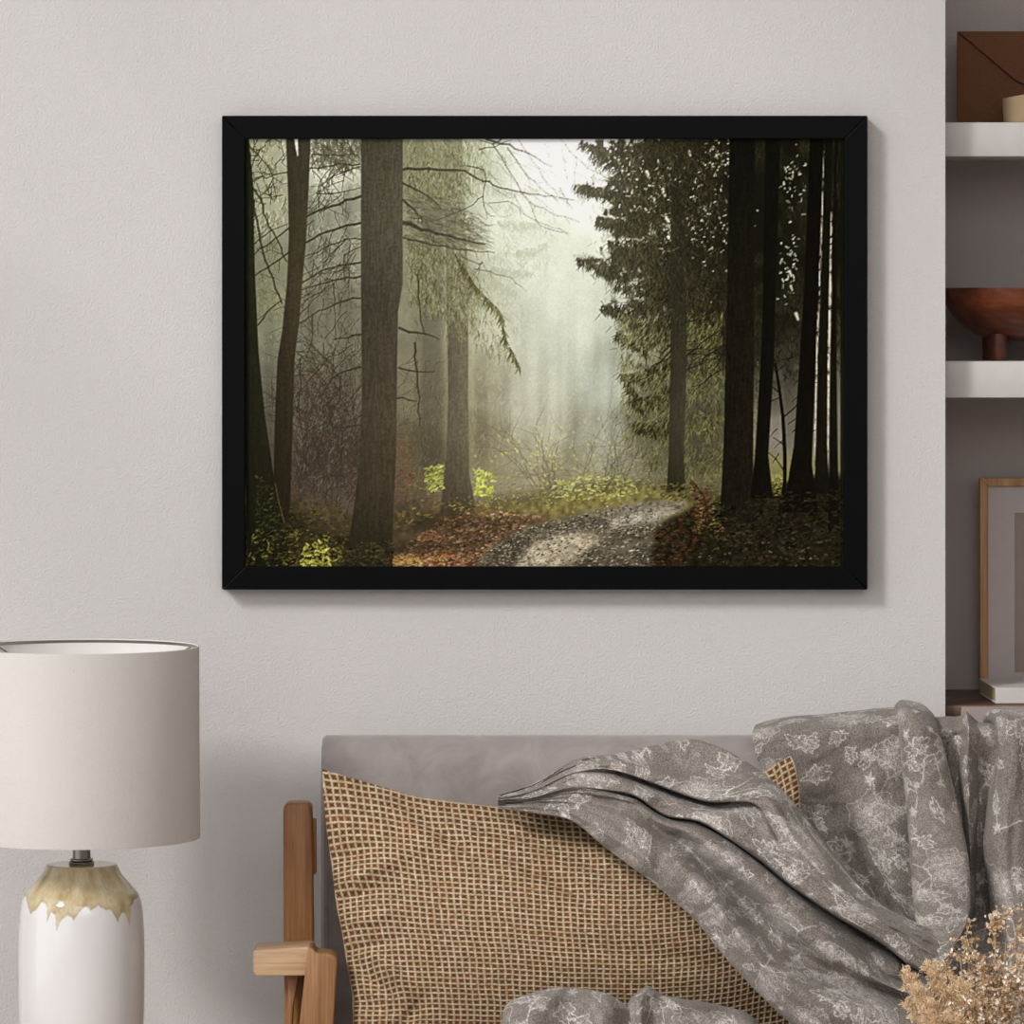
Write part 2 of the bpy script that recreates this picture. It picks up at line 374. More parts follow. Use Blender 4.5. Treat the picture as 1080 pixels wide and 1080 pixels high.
    conifer(1500, [(424,205),(470,215),(510,240),(515,265),(470,262),(424,258)], [(98,92,70),(120,114,88),(74,68,50)], .6, (4, 11), 20, 14)
    # boughs: right of the big trunk
    dk = (62, 54, 42)
    for pts, r0, r1 in [([(424,181),(460,181),(490,182),(509,193),(552,205),(606,213)],2.0,.9),([(513,149),(550,161),(582,178)],1.8,1.0),
        ([(519,154),(545,195),(558,215),(580,226),(611,236)],.9,.5),([(535,158),(554,185),(587,213)],1.0,.6),([(590,148),(607,168),(625,182),(641,191)],.8,.5),
        ([(424,236),(460,248),(511,259)],2.6,1.6),([(424,252),(490,265),(521,268)],1.2,.8),([(493,177),(509,181),(512,193),(509,209),(513,226),(522,230)],.9,.5),
        ([(509,209),(490,222),(460,234)],.7,.4),([(480,270),(497,303),(527,331),(531,358),(545,388)],1.1,.8),([(424,195),(445,205),(465,222)],1.6,.7),
        ([(424,212),(440,228),(445,236)],1.8,1.0),([(421,347),(440,352),(463,359)],2.0,.9),([(421,389),(440,393),(457,393)],1.4,.9),([(418,421),(439,424)],1.4,1.0),
        ([(440,291),(443,330),(447,353)],1.4,1.1),([(437,363),(440,400),(442,450)],1.6,1.0),([(558,215),(570,240),(600,248)],.6,.4),([(590,200),(600,220)],.9,.5),
        ([(592,152),(598,195)],.5,.4),([(607,168),(606,200)],.5,.4),([(545,147),(560,170),(590,210),(604,222)],.7,.4),([(530,147),(520,154),(505,150)],1.2,.6),
        ([(515,216),(535,214),(560,232),(598,247)],.6,.35),([(500,285),(530,292),(550,304)],.6,.4),([(505,160),(540,150)],.9,.6),([(486,272),(505,280),(508,278),(500,290)],.7,.5)]:
        pw = wob(pts); c.line(pw, r0*.75, r1*.55, dk, .88)
        for p_ in pw[2:-1:2]:
            if rng.random() < .6: twig(p_[0], p_[1], rng.uniform(.2, 1.7), rng.uniform(5, 16), .45, (78, 72, 54), .7, 0)
    for _ in range(26):
        twig(rng.uniform(470, 580), rng.uniform(150, 220), rng.uniform(.2, 1.3), rng.uniform(10, 30), .5, (88, 82, 62), .7, 1)
    for k in range(240):   # needle fringe along the drooping bough
        t = rng.random()**.8; x = np.interp(t, [0, .35, .65, .8, 1], [484, 500, 527, 532, 548]); y = np.interp(t, [0, .35, .65, .8, 1], [275, 303, 331, 358, 390])
        a = math.radians(rng.uniform(50, 130)); L = rng.uniform(3, 10)
        c.seg(x, y, x+L*math.cos(a), y+L*math.sin(a), .9, .4, [(88,82,46),(122,116,64),(66,62,36)][rng.integers(3)], .85)
    # boughs: left of the big trunk
    dk2 = (58, 52, 38)
    for pts, r0, r1 in [([(380,209),(350,219),(323,230),(295,250),(268,270)],1.9,.9),([(380,237),(358,242),(323,257),(295,275),(268,293)],1.8,1.1),([(380,254),(364,254),(340,264),(319,273)],1.0,.6),
        ([(380,278.5),(344,285),(317,301)],1.5,.9),([(380,293),(352,297),(315,308)],1.5,.8),([(380,316),(356,321),(315,342)],1.4,.6),([(272,344),(282,330),(297,318)],1.2,.9),
        ([(380,354),(352,359)],1.6,.9),([(379,175),(329,179),(290,186),(268,190)],1.1,.8),([(379,178),(352,186),(350,195),(360,207)],.9,.5),([(266,200),(275,212),(283,240),(293,256),(302,277)],1.5,1.3),
        ([(268,213),(276,262),(288,295),(297,321)],1.7,1.5),([(365,254),(345,275),(338,290)],.9,.5),([(380,262),(363,271),(364,300)],.7,.5),([(380,388),(362,393),(350,400),(340,416)],1.6,.6),
        ([(359,398),(357,425),(347,440),(352,452),(380,449)],1.1,.8),([(345,380),(322,408),(312,420)],.9,.4),([(316,380),(317,410),(314,430),(318,452)],1.0,.5),([(257,150),(272,165),(288,190),(272,210)],.9,.6),
        ([(262,190),(268,170),(280,155)],.9,.5),([(330,182),(340,195),(342,200)],.7,.4),([(365,147),(374,167)],.9,.6),([(352,300),(353,345),(354,360)],.8,.4),([(329,165),(345,166),(378,166)],.8,.5),
        ([(334,206),(350,206),(380,200)],.9,.6),([(262,262),(285,245),(303,238)],.9,.6),([(329,335),(329,360),(323,378)],.8,.5),([(315,334),(346,303)],.6,.4)]:
        pw = wob(pts); c.line(pw, r0*.72, r1*.6, dk2, .9)
        for p_ in pw[2:-1:2]:
            if rng.random() < .7: twig(p_[0], p_[1], rng.uniform(1.2, 3.6), rng.uniform(6, 22), .5, (66, 60, 44), .75, 1)
    for _ in range(70):
        x = rng.uniform(318, 376); y = rng.uniform(165, 380)
        twig(x, y, rng.choice([2.6, 2.2, 1.9, .9])+rng.normal()*.25, rng.uniform(12, 34), .55, (66, 60, 46), .75, 1)
    for _ in range(24):
        twig(rng.uniform(262, 300), rng.uniform(150, 230), rng.uniform(0, 6.3), rng.uniform(12, 30), .6, (66, 62, 46), .8, 1)
    # right-hand spruce: dark boughs
    OUT = [(612,147),(625,160),(640,185),(640,192),(605,196),(615,206),(640,216),(630,228),(628,238),(650,240),(640,255),(628,262),(640,272),(625,272),(606,273),(610,283),(628,292),(640,300),
           (655,310),(634,322),(640,332),(655,345),(646,352),(655,372),(652,392),(660,410),(665,440),(680,455),(690,470),(700,480),(760,480),(770,440),(800,420),(850,400),(891,390),(891,147)]
    m = c.poly_mask(OUT, 4)
    hole = smooth_noise(H, W, 11, rng)*.55+smooth_noise(H, W, 4, rng)*.45
    dark = np.clip((X-600)/150., .0, 1)*.8+.25
    up = np.clip((395-Y)/130., 0, 1)
    thick = np.clip((hole-.47+dark*.40*up+.17*np.clip((X-685)/50., -1, 1))*6, 0, 1)*np.clip((450-Y)/120., .0, 1)
    c.fill(m*thick*np.clip(.55+up*.4, 0, 1), (40, 37, 22))
    fr = [(38,35,20),(26,24,13),(58,52,30),(74,68,40),(30,26,15)]
    conifer(14000, OUT, fr, .85, (3, 9), 78, 34, np.clip(thick*.9+.12, 0, 1)*np.clip((480-Y)/130., .12, 1))
    gl = np.clip((X-715)/60., 0, 1)*np.clip((430-Y)/150., 0, 1)*np.clip(smooth_noise(H, W, 16, rng)*1.6-.1, .25, 1)
    c.fill(gl*.93, (24, 21, 12))
    for (tx, ty, rx, ry) in [(606,197,705,185),(607,274,715,250),(634,323,715,300),(648,354,715,335),(628,232,700,215),(610,152,690,150),(622,165,700,168),(655,395,712,370),(640,255,712,235),(648,300,715,280),(662,420,712,400),(660,340,712,325),(668,445,715,430)]:
        n_b = 260
        for k in range(n_b):   # needles hang below every bough
            t = rng.random()**.8; bx_ = tx+(rx-tx)*t; by_ = ty+(ry-ty)*t+9*math.sin(t*3.14)*.8
            hang = (4+16*t**.6)*rng.random(); aa = math.radians(rng.uniform(62, 150)); l2 = rng.uniform(3, 9)
            c.seg(bx_+rng.normal()*1.5, by_+hang, bx_+l2*math.cos(aa), by_+hang+l2*math.sin(aa), .75, .3, fr[rng.integers(5)], .8)
    for tip in [(605,196,50,.12,.0),(606,273,58,.28,.0),(634,322,40,.3,.0),(650,352,35,.35,0),(628,230,30,.1,0),(612,150,40,.35,0),(655,395,35,.9,0)]:
        x0, y0, L, a, _ = tip
        for k in range(170):
            t = rng.random()**.7; hgt = 2+t*9
            px, py = x0+t*L*math.cos(a), y0+t*L*math.sin(a)+8*t*t*.4+rng.uniform(-.15, 1)*hgt
            aa = math.radians(rng.uniform(50, 135)); l2 = rng.uniform(3, 8)
            c.seg(px, py, px+l2*math.cos(aa), py+l2*math.sin(aa), .8, .35, fr[rng.integers(5)], .85)
    oliv = [(96,92,48),(122,118,68),(66,62,34),(140,136,88),(52,48,28)]
    conifer(5200, [(650,330),(762,330),(762,500),(720,505),(690,500),(664,470),(652,400)], oliv, .6, (3, 10), 112, 26, np.clip(dn+.25, 0, 1))
    conifer(1500, [(725,400),(800,380),(800,500),(725,510)], oliv, .5, (3, 9), 60, 40, np.clip(dn+.1, 0, 1))
    conifer(1500, [(620,180),(760,160),(760,330),(680,360),(640,300)], [(84,80,44),(104,98,58),(66,62,34)], .6, (2, 6), 80, 36, np.clip(dn+.1, 0, 1))
    conifer(900, [(430,180),(500,180),(500,340),(430,340)], [(62,60,42),(76,72,50)], .55, (2, 7), 85, 40, np.clip(dn, 0, 1))
    # pinholes of sky
    for _ in range(420):
        x, y = [(rng.normal(702, 16), rng.normal(203, 22)), (rng.normal(735, 22), rng.normal(215, 22)), (rng.normal(835, 10), rng.normal(195, 16)), (rng.normal(757, 10), rng.normal(165, 14)),
                (rng.normal(708, 6), rng.normal(250, 10)), (rng.normal(832, 6), rng.normal(285, 18)), (rng.normal(660, 22), rng.normal(200, 26)), (rng.normal(750, 20), rng.normal(245, 22))][rng.integers(8)]
        s = rng.uniform(.3, 1.1); c.seg(x, y, x+rng.normal()*1.6, y+rng.normal()*1.6, s, s*.7, (205, 205, 180), rng.uniform(.35, .9), .5)
    for (x, y, r) in [(703,232,3.2),(707,243,3.4),(706,254,2.4),(683,186,3),(700,205,3.2),(690,213,2),(833,290,2.4),(834,305,2),(840,335,3),(727,164,2.2)]:
        c.line([(x-r*.4, y-r), (x+r*.3, y+r)], r*.6, r*.4, (215, 215, 190), .8, 1.0)
    for x, y0, y1, w in [(864,190,420,.5),(866,160,400,.6),(875,225,540,1.0),(877,300,500,.9),(862,330,500,.8),(881,160,250,.4),(870,400,470,.5)]:
        for _ in range(int((y1-y0)/2.2)):
            y = rng.uniform(y0, y1); c.seg(x-(y-250)*.012+rng.normal()*.4, y, x-(y-250)*.012, y+rng.uniform(2, 6), w, w, (190, 180, 160), rng.uniform(.4, 1))
    for _ in range(45):   # bare twigs in the gloom
        x = rng.uniform(690, 770); y = rng.uniform(170, 400)
        twig(x, y, rng.choice([-.5, -.6, 2.6])+rng.normal()*.2, rng.uniform(20, 60), .7, (30, 27, 16), .8, 1)
    for _ in range(30):
        twig(rng.uniform(815, 850), rng.uniform(230, 480), rng.choice([-.6, 2.5])+rng.normal()*.3, rng.uniform(10, 26), .6, (28, 25, 16), .85, 0)
    # ------------------------------------------------ ground
    def region(poly, col, al=1, soft=3, nz=.25, cell=4):
        mk = c.poly_mask(poly, soft); n = smooth_noise(H, W, cell, rng)
        A = (mk*al)[..., None]; c.a = c.a*(1-A)+A*np.array(col)*(1+nz*2*(n-.5))[..., None]
    def speck(n, poly, cols, al=.8, s=(.5, 1.5), flat=.6):
        mk = c.poly_mask(poly, 2); x0 = min(p[0] for p in poly); x1 = max(p[0] for p in poly); y0 = min(p[1] for p in poly); y1 = max(p[1] for p in poly)
        for _ in range(n):
            x = rng.uniform(x0, x1); y = rng.uniform(y0, y1); xi, yi = int(x-OX), int(y-OY)
            if not (0 <= xi < W and 0 <= yi < H) or rng.random() > mk[yi, xi]: continue
            r = rng.uniform(*s); a = rng.normal()*.7
            col = np.clip(np.array(cols[rng.integers(len(cols))])+rng.normal()*12, 0, 255)
            c.seg(x-r*math.cos(a), y-r*flat*math.sin(a), x+r*math.cos(a), y+r*flat*math.sin(a), r*.55, r*.4, col, al*rng.uniform(.5, 1), .5)
    region([(250,540),(310,520),(380,545),(430,530),(470,535),(500,532),(560,520),(640,508),(700,512),(770,520),(900,505),(900,610),(250,610)], (74,62,40), .75, 8)
    region([(495,542),(560,528),(620,520),(680,512),(720,520),(740,540),(690,548),(600,545),(500,560)], (124,116,64), .75, 6)
    speck(1300, [(455,530),(560,515),(640,503),(700,508),(720,522),(600,540),(500,552)], [(150,148,66),(174,172,92),(118,112,52),(136,96,56),(96,82,46)], .75)
    # leaf litter
    lit = [(395,602),(430,575),(470,545),(530,540),(575,545),(545,560),(520,575),(510,602)]
    region(lit, (92,70,48), .8, 6)
    speck(3000, lit, [(138,82,54),(180,128,96),(108,64,44),(210,180,152),(78,56,42),(146,110,72),(58,46,34),(168,142,114),(120,104,60)], .8, (.6, 1.7))
    speck(260, [(395,602),(400,590),(470,580),(500,602)], [(168,82,50),(186,118,72),(180,156,80),(130,64,40)], .8, (.8, 1.8))
    speck(320, [(395,602),(420,585),(455,590),(440,602)], [(176,160,76),(156,140,62),(200,180,110)], .6, (.7, 1.6))
    # path
    path = [(500,602),(515,578),(545,560),(590,548),(635,537),(680,530),(722,529),(722,536),(700,545),(690,557),(686,575),(690,602)]
    region(path, (116,106,88), .95, 3, .2)
    for poly, col, al in [([(540,602),(560,575),(600,560),(640,572),(600,590),(585,602)],(178,164,138),.8),([(600,602),(625,575),(650,560),(690,548),(688,575),(690,602)],(70,64,50),.75),
                          ([(500,602),(530,568),(570,556),(560,572),(535,602)],(62,54,42),.7),([(560,558),(600,547),(650,543),(640,556),(600,562)],(66,60,48),.6),
                          ([(640,548),(700,538),(715,541),(690,550),(650,556)],(186,178,162),.7),([(655,533),(700,530),(722,531),(700,536),(660,540)],(130,124,112),.6),([(630,575),(690,568),(688,575),(640,585)],(128,120,100),.5)]:
        region(poly, col, al, 4)
    speck(3600, path, [(160,148,124),(60,54,44),(128,116,96),(44,40,32),(184,172,148),(96,84,68)], .8, (.4, 1.1))
    speck(500, [(520,560),(700,535),(690,602),(520,602)], [(36,32,26),(190,180,160)], .8, (.5, 1.3))
    # right bank, dark
    bank = [(690,602),(686,585),(694,560),(712,545),(735,535),(760,525),(800,515),(850,505),(900,500),(900,610)]
    region(bank, (33,30,17), .95, 5, .4)
    speck(2600, bank, [(46,44,24),(26,24,13),(62,58,32),(40,30,18),(20,18,10)], .8, (.6, 2.0))
    speck(420, [(690,602),(686,580),(698,555),(730,540),(740,560),(715,602)], [(88,48,30),(110,62,40),(62,36,22),(80,72,34)], .75, (.6, 1.6))
    speck(160, [(700,602),(770,560),(870,575),(890,602)], [(150,138,110),(100,92,62),(120,60,30)], .75, (.4, 1.2))
    speck(260, [(730,560),(740,535),(765,540),(765,570)], [(110,98,50),(90,60,34),(140,120,60)], .7)
    speck(300, [(725,510),(765,500),(765,535),(735,545)], [(96,92,46),(120,116,60),(70,64,36)], .8)
    speck(240, [(808,505),(830,495),(832,522),(812,524)], [(150,146,70),(176,168,84),(110,104,50)], .8)
    # left corner, dark with yellow leaves
    region([(250,540),(300,530),(345,560),(400,560),(400,602),(250,602)], (44,38,22), .85, 9, .35)
    speck(1100, [(257,540),(360,530),(385,570),(400,602),(257,602)], [(70,66,30),(50,44,24),(96,88,36),(80,50,30)], .75)
    for poly, al in [([(440,545),(560,548),(540,556),(430,560)], .5),([(400,575),(520,568),(505,580),(400,588)], .45),([(470,560),(540,560),(500,572)], .35)]:
        region(poly, (46,38,26), al, 5, .4)
    # orange and yellow shrubs
    speck(170, [(416,455),(436,470),(440,495),(430,535),(414,535)], [(118,70,46),(140,82,54),(98,60,42)], .6, (.6, 1.7))
    speck(300, [(416,515),(455,495),(470,520),(460,545),(416,560)], [(120,108,50),(146,132,66),(90,76,42),(110,70,42)], .7, (.6, 1.6))
    speck(260, [(448,495),(466,490),(468,515),(452,520)], [(160,164,70),(190,194,104),(120,120,56)], .8, (.7, 1.7))
    speck(900, [(500,505),(560,495),(640,490),(690,485),(715,515),(640,525),(500,540)], [(150,140,80),(170,166,90),(120,108,66),(140,96,66),(96,86,56)], .6, (.5, 1.4))
    speck(420, [(580,508),(620,500),(665,505),(675,520),(620,528),(585,525)], [(176,180,90),(196,198,118),(140,140,66)], .8, (.6, 1.6))
    speck(120, [(640,460),(680,455),(690,500),(650,500)], [(130,70,56),(160,110,80)], .55, (.5, 1.2))
    for _ in range(70):
        x, y = rng.normal(575, 30), rng.normal(478, 16); c.seg(x, y, x+1, y+1, 1.0, .8, (190, 184, 84), .6)
    # trunks on the right, near black
    tr([(706,195),(706,380),(704,480),(702,518)], [(722,195),(723,380),(720,480),(722,518)], [(195,34,32,20),(330,42,40,26),(450,62,56,42),(518,44,42,26)], .93, tex=.10)
    conifer(2600, [(640,147),(760,147),(760,360),(690,380),(650,300)], fr, .8, (3, 9), 80, 34, np.clip((380-Y)/150., .1, .9))
    tr([(768,147),(766,300),(764,380),(762,470),(758,545)], [(795,147),(794,300),(794,380),(793,480),(794,545)], [(147,18,16,9),(330,28,24,14),(545,30,25,16)], 1, tex=.25)
    tr([(806,147),(803,330),(801,380),(795,480),(790,525)], [(822,147),(816,330),(815,380),(809,480),(814,525)], [(147,18,16,9),(525,20,17,10)], 1, tex=.2)
    tr([(853,147),(847,300),(842,380),(836,470),(824,540)], [(868,147),(862,300),(859,380),(855,490),(862,540)], [(147,16,14,8),(540,20,16,10)], 1, tex=.2)
    tr([(869,147),(864,300),(861,380),(859,470),(857,520)], [(877,147),(873,300),(871,380),(871,470),(874,520)], [(147,20,18,10),(520,24,21,13)], .97, tex=.2)
    tr([(879,147),(876,300),(874,380),(873,470),(872,560)], [(883,147),(881,300),(881,380),(882,470),(884,560)], (20,17,11), .95, tex=.2)
    tr([(885,147),(885,350),(885,600)], [(892,147),(892,350),(892,600)], (26,24,14), .9, tex=.2)
    c.line([(817,385),(821,410),(825,441),(827,480),(827,510),(823,540),(820,560)], 1.4, 2.6, (20,17,11), 1)
    for pts in [[(825,441),(836,432),(842,425)],[(826,470),(815,462)],[(821,415),(809,405)],[(828,500),(818,485),(810,478)]]: c.line(pts, .8, .4, (24,20,14), .9)
    speck(90, [(728,508),(750,518),(752,545),(732,548)], [(90,38,26),(70,30,22),(120,54,36)], .85, (.8, 2.0))
    c.line([(730,508),(742,525),(746,545)], .8, .8, (60,30,22), .9)
    speck(900, [(745,540),(770,532),(800,520),(850,520),(891,515),(891,575),(745,565)], [(34,32,18),(22,20,11),(50,46,26),(40,28,16)], .85, (.8, 2.2))
    speck(160, [(696,510),(730,510),(730,528),(696,526)], [(96,92,50),(70,62,36),(120,116,62),(60,48,30)], .85, (.8, 2.0))
    # trunk in front, left half
    tr([(380,147),(380,300),(381,420),(379,480),(372,540),(362,600)], [(424,147),(424,300),(419,330),(418,400),(417,480),(414,540),(413,600)],
       [(147,70,66,52),(230,78,74,60),(330,66,60,48),(430,72,64,50),(520,62,54,40),(600,38,34,20)], 1, tex=.13)
    tr([(301,147),(303,200),(304,250),(302,300),(297,350),(292,380),(289,450),(288,500),(290,552)], [(327,147),(325,200),(322,260),(318,300),(315,340),(310,380),(308,450),(306,520),(304,552)],
       [(147,60,56,42),(300,66,58,42),(400,54,46,32),(552,40,34,22)], 1, tex=.10)
    c.line([(312,147),(313,158),(314,166)], 2.0, .4, (225, 225, 205), 1)
    tr([(257,147),(257,300),(258,500),(262,600)], [(262,147),(267,200),(268,280),(272,370),(279,440),(288,500),(301,560),(306,600)], [(147,42,42,26),(300,40,40,24),(500,36,34,20),(600,30,30,16)], 1, tex=.12)
    c.line([(290,510),(294,530),(300,552)], .4, .5, (120, 100, 62), .6)
    speck(230, [(262,560),(300,555),(345,560),(362,585),(355,602),(262,602)], [(120,116,50),(150,146,66),(90,90,40),(64,62,30)], .75, (.7, 2.0), .9)
    speck(120, [(318,575),(345,568),(348,600),(318,600)], [(196,188,92),(170,164,70)], .8, (.9, 2.0), .9)
    speck(160, [(270,500),(300,530),(300,570),(270,570)], [(62,64,32),(80,80,38)], .7, (.7, 1.6), .9)
    speck(110, [(500,492),(522,500),(520,525),(498,522)], [(186,200,70),(206,216,90),(160,172,64)], .85, (.9, 2.2), .9)
    speck(700, [(360,588),(380,570),(414,572),(416,602),(350,602)], [(46,42,26),(60,56,32),(34,30,20),(76,70,38)], .8, (.6, 2.0))
    speck(300, [(262,575),(310,535),(315,602),(262,602)], [(44,42,24),(62,60,32),(30,28,16)], .8, (.6, 1.8))
    # soft slanting beams of mist
    ang = (X-600)-(Y-150)*-.28
    beam = np.exp(-((ang-62)/14.)**2)*.06-np.exp(-((ang-92)/10.)**2)*.07+np.exp(-((ang-30)/10.)**2)*.04+np.exp(-((ang-125)/9.)**2)*.04
    win = np.clip((Y-200)/120., 0, 1)*np.clip((520-Y)/60., 0, 1)*np.clip((680-X)/50., 0, 1)*np.clip((X-500)/40., 0, 1)
    c.a *= (1+(beam*win)[..., None]*1.6)
    dens = np.clip((c.a.mean(-1, keepdims=True)-50)/90., 0, 1)
    haze = np.exp(-(((X-590)/115.)**2+((Y-230)/170.)**2))[..., None]*(.45+.55*dens)
    c.a = c.a*(1-.34*haze)+.34*haze*np.array([232, 234, 212])
    top = np.exp(-(((X-590)/60.)**2+((Y-150)/80.)**2))[..., None]*(.25+.75*dens)
    c.a = c.a*(1-.8*top)+.8*top*np.array([255, 255, 248])
    clear = np.exp(-(((X-600)/78.)**2+((Y-350)/120.)**2))[..., None]*(.2+.8*dens)
    c.a = c.a*(1-.5*clear)+.5*clear*np.array([206, 211, 194])
    g_ = c.a.mean(-1, keepdims=True); c.a = g_+(c.a-g_)*.9
    mid = np.clip((c.a.mean(-1, keepdims=True)-20)/60., 0, 1)
    c.a = c.a+mid*np.array([0, 1, 1])
    left = (np.clip((470-X)/200., 0, 1)*np.clip((X-320)/80., 0, 1)*.10)[..., None]
    c.a = c.a*(1-left)+left*np.array([120, 116, 98])
    c.a *= (1+.05*(smooth_noise(H, W, 1.3, rng)-.5))[..., None]
    q_ = np.clip(c.a, 0, 255)/255.
    q_ = np.clip(q_+.16*(q_-.42)*(1-np.abs(2*q_-1)**2), 0, 1)      # print contrast
    b_ = q_.copy()
    for _ in range(2):
        b_[1:-1] = (b_[:-2]+2*b_[1:-1]+b_[2:])/4; b_[:, 1:-1] = (b_[:, :-2]+2*b_[:, 1:-1]+b_[:, 2:])/4
    return np.clip(q_+.9*(q_-b_), 0, 1)

def paint_florals():
    """Repeat of the throw: peonies, ragged leaves and stems. ch0 = pale pattern, ch1 = blush."""
    T, K = 420, 2.4
    rng = np.random.default_rng(21)
    N = int(T*K); c = Canvas(N, N, 0, 0, K, 2)
    def wrap(f):
        for dx in (-T, 0, T):
            for dy in (-T, 0, T): f(dx, dy)
    def blob(x, y, r, lobes, ragged, th, val, lw, squash=1.0, blush=0):
        n = 64; ph = rng.uniform(0, 6.28, 4); pts = []
        for i in range(n+1):
            a = 2*math.pi*i/n
            rr = r*(1+ragged*.65*math.sin(lobes*a+ph[0])+ragged*.75*math.sin((lobes//2)*a+ph[1])+ragged*.45*math.sin((lobes+4)*a+ph[2])+ragged*.4*math.sin((lobes*2+3)*a+ph[3]))
            px, py = rr*math.cos(a), rr*squash*math.sin(a)
            pts.append((x+px*math.cos(th)-py*math.sin(th), y+px*math.sin(th)+py*math.cos(th)))
        def f(dx, dy):
            if not (-r*2 < x+dx < T+r*2 and -r*2 < y+dy < T+r*2): return
            q = [(a+dx, b+dy) for a, b in pts]
            ax0, ay0 = x+dx, y+dy
            if lw: c.line(q, lw*.5, lw*.5, (val, blush), .95, .75)
        wrap(f)
        return pts
    def soft(x, y, r, v, blush=0, al=.6):
        def f(dx, dy): c.seg(x+dx, y+dy, x+dx+.1, y+dy, r*.55, r*.55, (v, blush), al, r*.8)
        wrap(f)
    def seg(x0, y0, x1, y1, w0, w1, v, b=0, al=.9):
        wrap(lambda dx, dy: c.seg(x0+dx, y0+dy, x1+dx, y1+dy, w0, w1, (v, b), al, .7))
    def star(x, y, r, th, v=.85):
        soft(x, y, r*1.2, .4, 0, .5)
        for k in range(5):
            a = th+k*2*math.pi/5+rng.normal()*.15; L = r*rng.uniform(.8, 1.15)
            seg(x, y, x+L*math.cos(a), y+L*math.sin(a), r*.34, r*.06, v, 0, .85)
    def stem(x, y, a, L, depth=1):
        n = int(L/5)
        for i in range(n):
            a += rng.normal()*.28; x2, y2 = x+5*math.cos(a), y+5*math.sin(a)
            seg(x, y, x2, y2, .9, .8, .85); x, y = x2, y2
            if depth and rng.random() < .22: stem(x, y, a+rng.choice([-1, 1])*rng.uniform(.7, 1.3), L*.4, depth-1)
        if rng.random() < .75: star(x, y, rng.uniform(6, 9), a, rng.uniform(.6, .95))
        else: leaf(x, y, a)
    def leaf(x, y, a):
        p = blob(x+8*math.cos(a), y+8*math.sin(a), rng.uniform(8, 13), 5, .22, a, .85, .8, .6); soft(x+8*math.cos(a), y+8*math.sin(a), 11, .3, 0, .45)
    def peony(x, y, R):
        soft(x, y, R*1.25, .55, .1, .75); soft(x+R*.3, y-R*.3, R*.6, .7, .25, .6)
        blob(x, y, R, 7, .12, rng.uniform(0, 6), .8, .9)
        for k in range(16):
            a = rng.uniform(0, 6.28); q = rng.uniform(.15, .8)*R
            blob(x+q*math.cos(a), y+q*math.sin(a), rng.uniform(.16, .3)*R, 4, .25, a, rng.uniform(.7, 1), .75, .7, .2)
        for k in range(10):
            a = rng.uniform(0, 6.28); q = rng.uniform(.1, .6)*R
            blob(x+q*math.cos(a), y+q*math.sin(a), .14*R, 3, .3, a, .12, .5, .7)
    def ragged(x, y, R):
        soft(x, y, R, .35, 0, .5)
        blob(x, y, R, 5, .34, rng.uniform(0, 6), .95, 1.3, .62)
        blob(x, y, R*.5, 5, .35, rng.uniform(0, 6), .7, .7, .75)
    centres = [(160,60,24),(400,180,26),(200,250,22),(20,210,24),(240,410,22),(345,300,20),(60,60,34),(215,35,26),(345,95,36),(130,180,30),(270,215,34),(30,290,32),(390,260,24),(175,330,36),(300,360,28),(90,400,24)]
    for _ in range(150):   # faint tonal patches behind the drawing
        x, y = rng.uniform(0, T, 2); soft(x, y, rng.uniform(5, 15), rng.uniform(.12, .42), 0, rng.uniform(.25, .6))
    for x, y, R in centres: peony(x, y, R)
    for _ in range(110):
        x, y = rng.uniform(0, T, 2)
        if min(math.hypot(x-a, y-b)-R for a, b, R in centres) > 8: ragged(x, y, rng.uniform(9, 17))
    for _ in range(13): stem(rng.uniform(0, T), rng.uniform(0, T), rng.uniform(0, 6.28), rng.uniform(50, 110))
    for _ in range(16): star(rng.uniform(0, T), rng.uniform(0, T), rng.uniform(6, 10), rng.uniform(0, 6.28), rng.uniform(.5, .95))
    for _ in range(5):
        x, y = rng.uniform(0, T, 2); soft(x, y, 7, .5, 1, .9)
    a = c.a
    grain = smooth_noise(N, N, 2.5, rng)*.6+smooth_noise(N, N, 9, rng)*.6
    a[..., 0] = a[..., 0]*(.35+.85*grain)
    return np.clip(a, 0, 1), T, K
# ---------------------------------------------------------------- the room
XL, XR, YF, HC = -2.1, 3.4, -10.2, 5.4
NX0, NX1, ND = at(997, 0, 0).x, 1.95, .40       # shelf niche: left and right edge, depth
def wall(name, x0, x1, y0, y1, z0, z1, m):
    return struct(obj(name, box(bmesh.new(), x0, x1, y0, y1, z0, z1), M[m], None, False))
wall('wall_back', XL-.2, NX0, 0, ND, 0, HC, 'wall')
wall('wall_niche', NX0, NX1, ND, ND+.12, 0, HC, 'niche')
wall('wall_back_right', NX1, XR, 0, ND, 0, HC, 'wall')
wall('wall_right', XR, XR+.2, YF, ND, 0, HC, 'wall')
wall('wall_front', XL-.2, XR+.2, YF-.2, YF, 0, HC, 'wall')
wall('floor', XL-.2, XR+.2, YF-.2, ND+.12, -.12, 0, 'floor')
wall('ceiling', XL-.2, XR+.2, YF-.2, ND+.12, HC, HC+.12, 'ceiling')
bm = bmesh.new()          # left wall, open from 0.25 m to 5.1 m high where the tall windows are
box(bm, XL-.2, XL, YF, -8.4, 0, HC); box(bm, XL-.2, XL, -.6, 0, 0, HC); box(bm, XL-.2, XL, -8.4, -.6, 0, .25); box(bm, XL-.2, XL, -8.4, -.6, 5.1, HC)
struct(obj('wall_left', bm, M['wall'], None, False))
bm = bmesh.new()
for i in range(8):
    y = -8.4+i*(7.8/7); box(bm, XL-.13, XL-.07, y-.03, y+.03, .25, 5.1)
for z in (.27, 1.45, 2.65, 3.85, 5.08): box(bm, XL-.13, XL-.07, -8.4, -.6, z-.02, z+.02)
struct(obj('window_1', bm, M['shelf'], None, False))
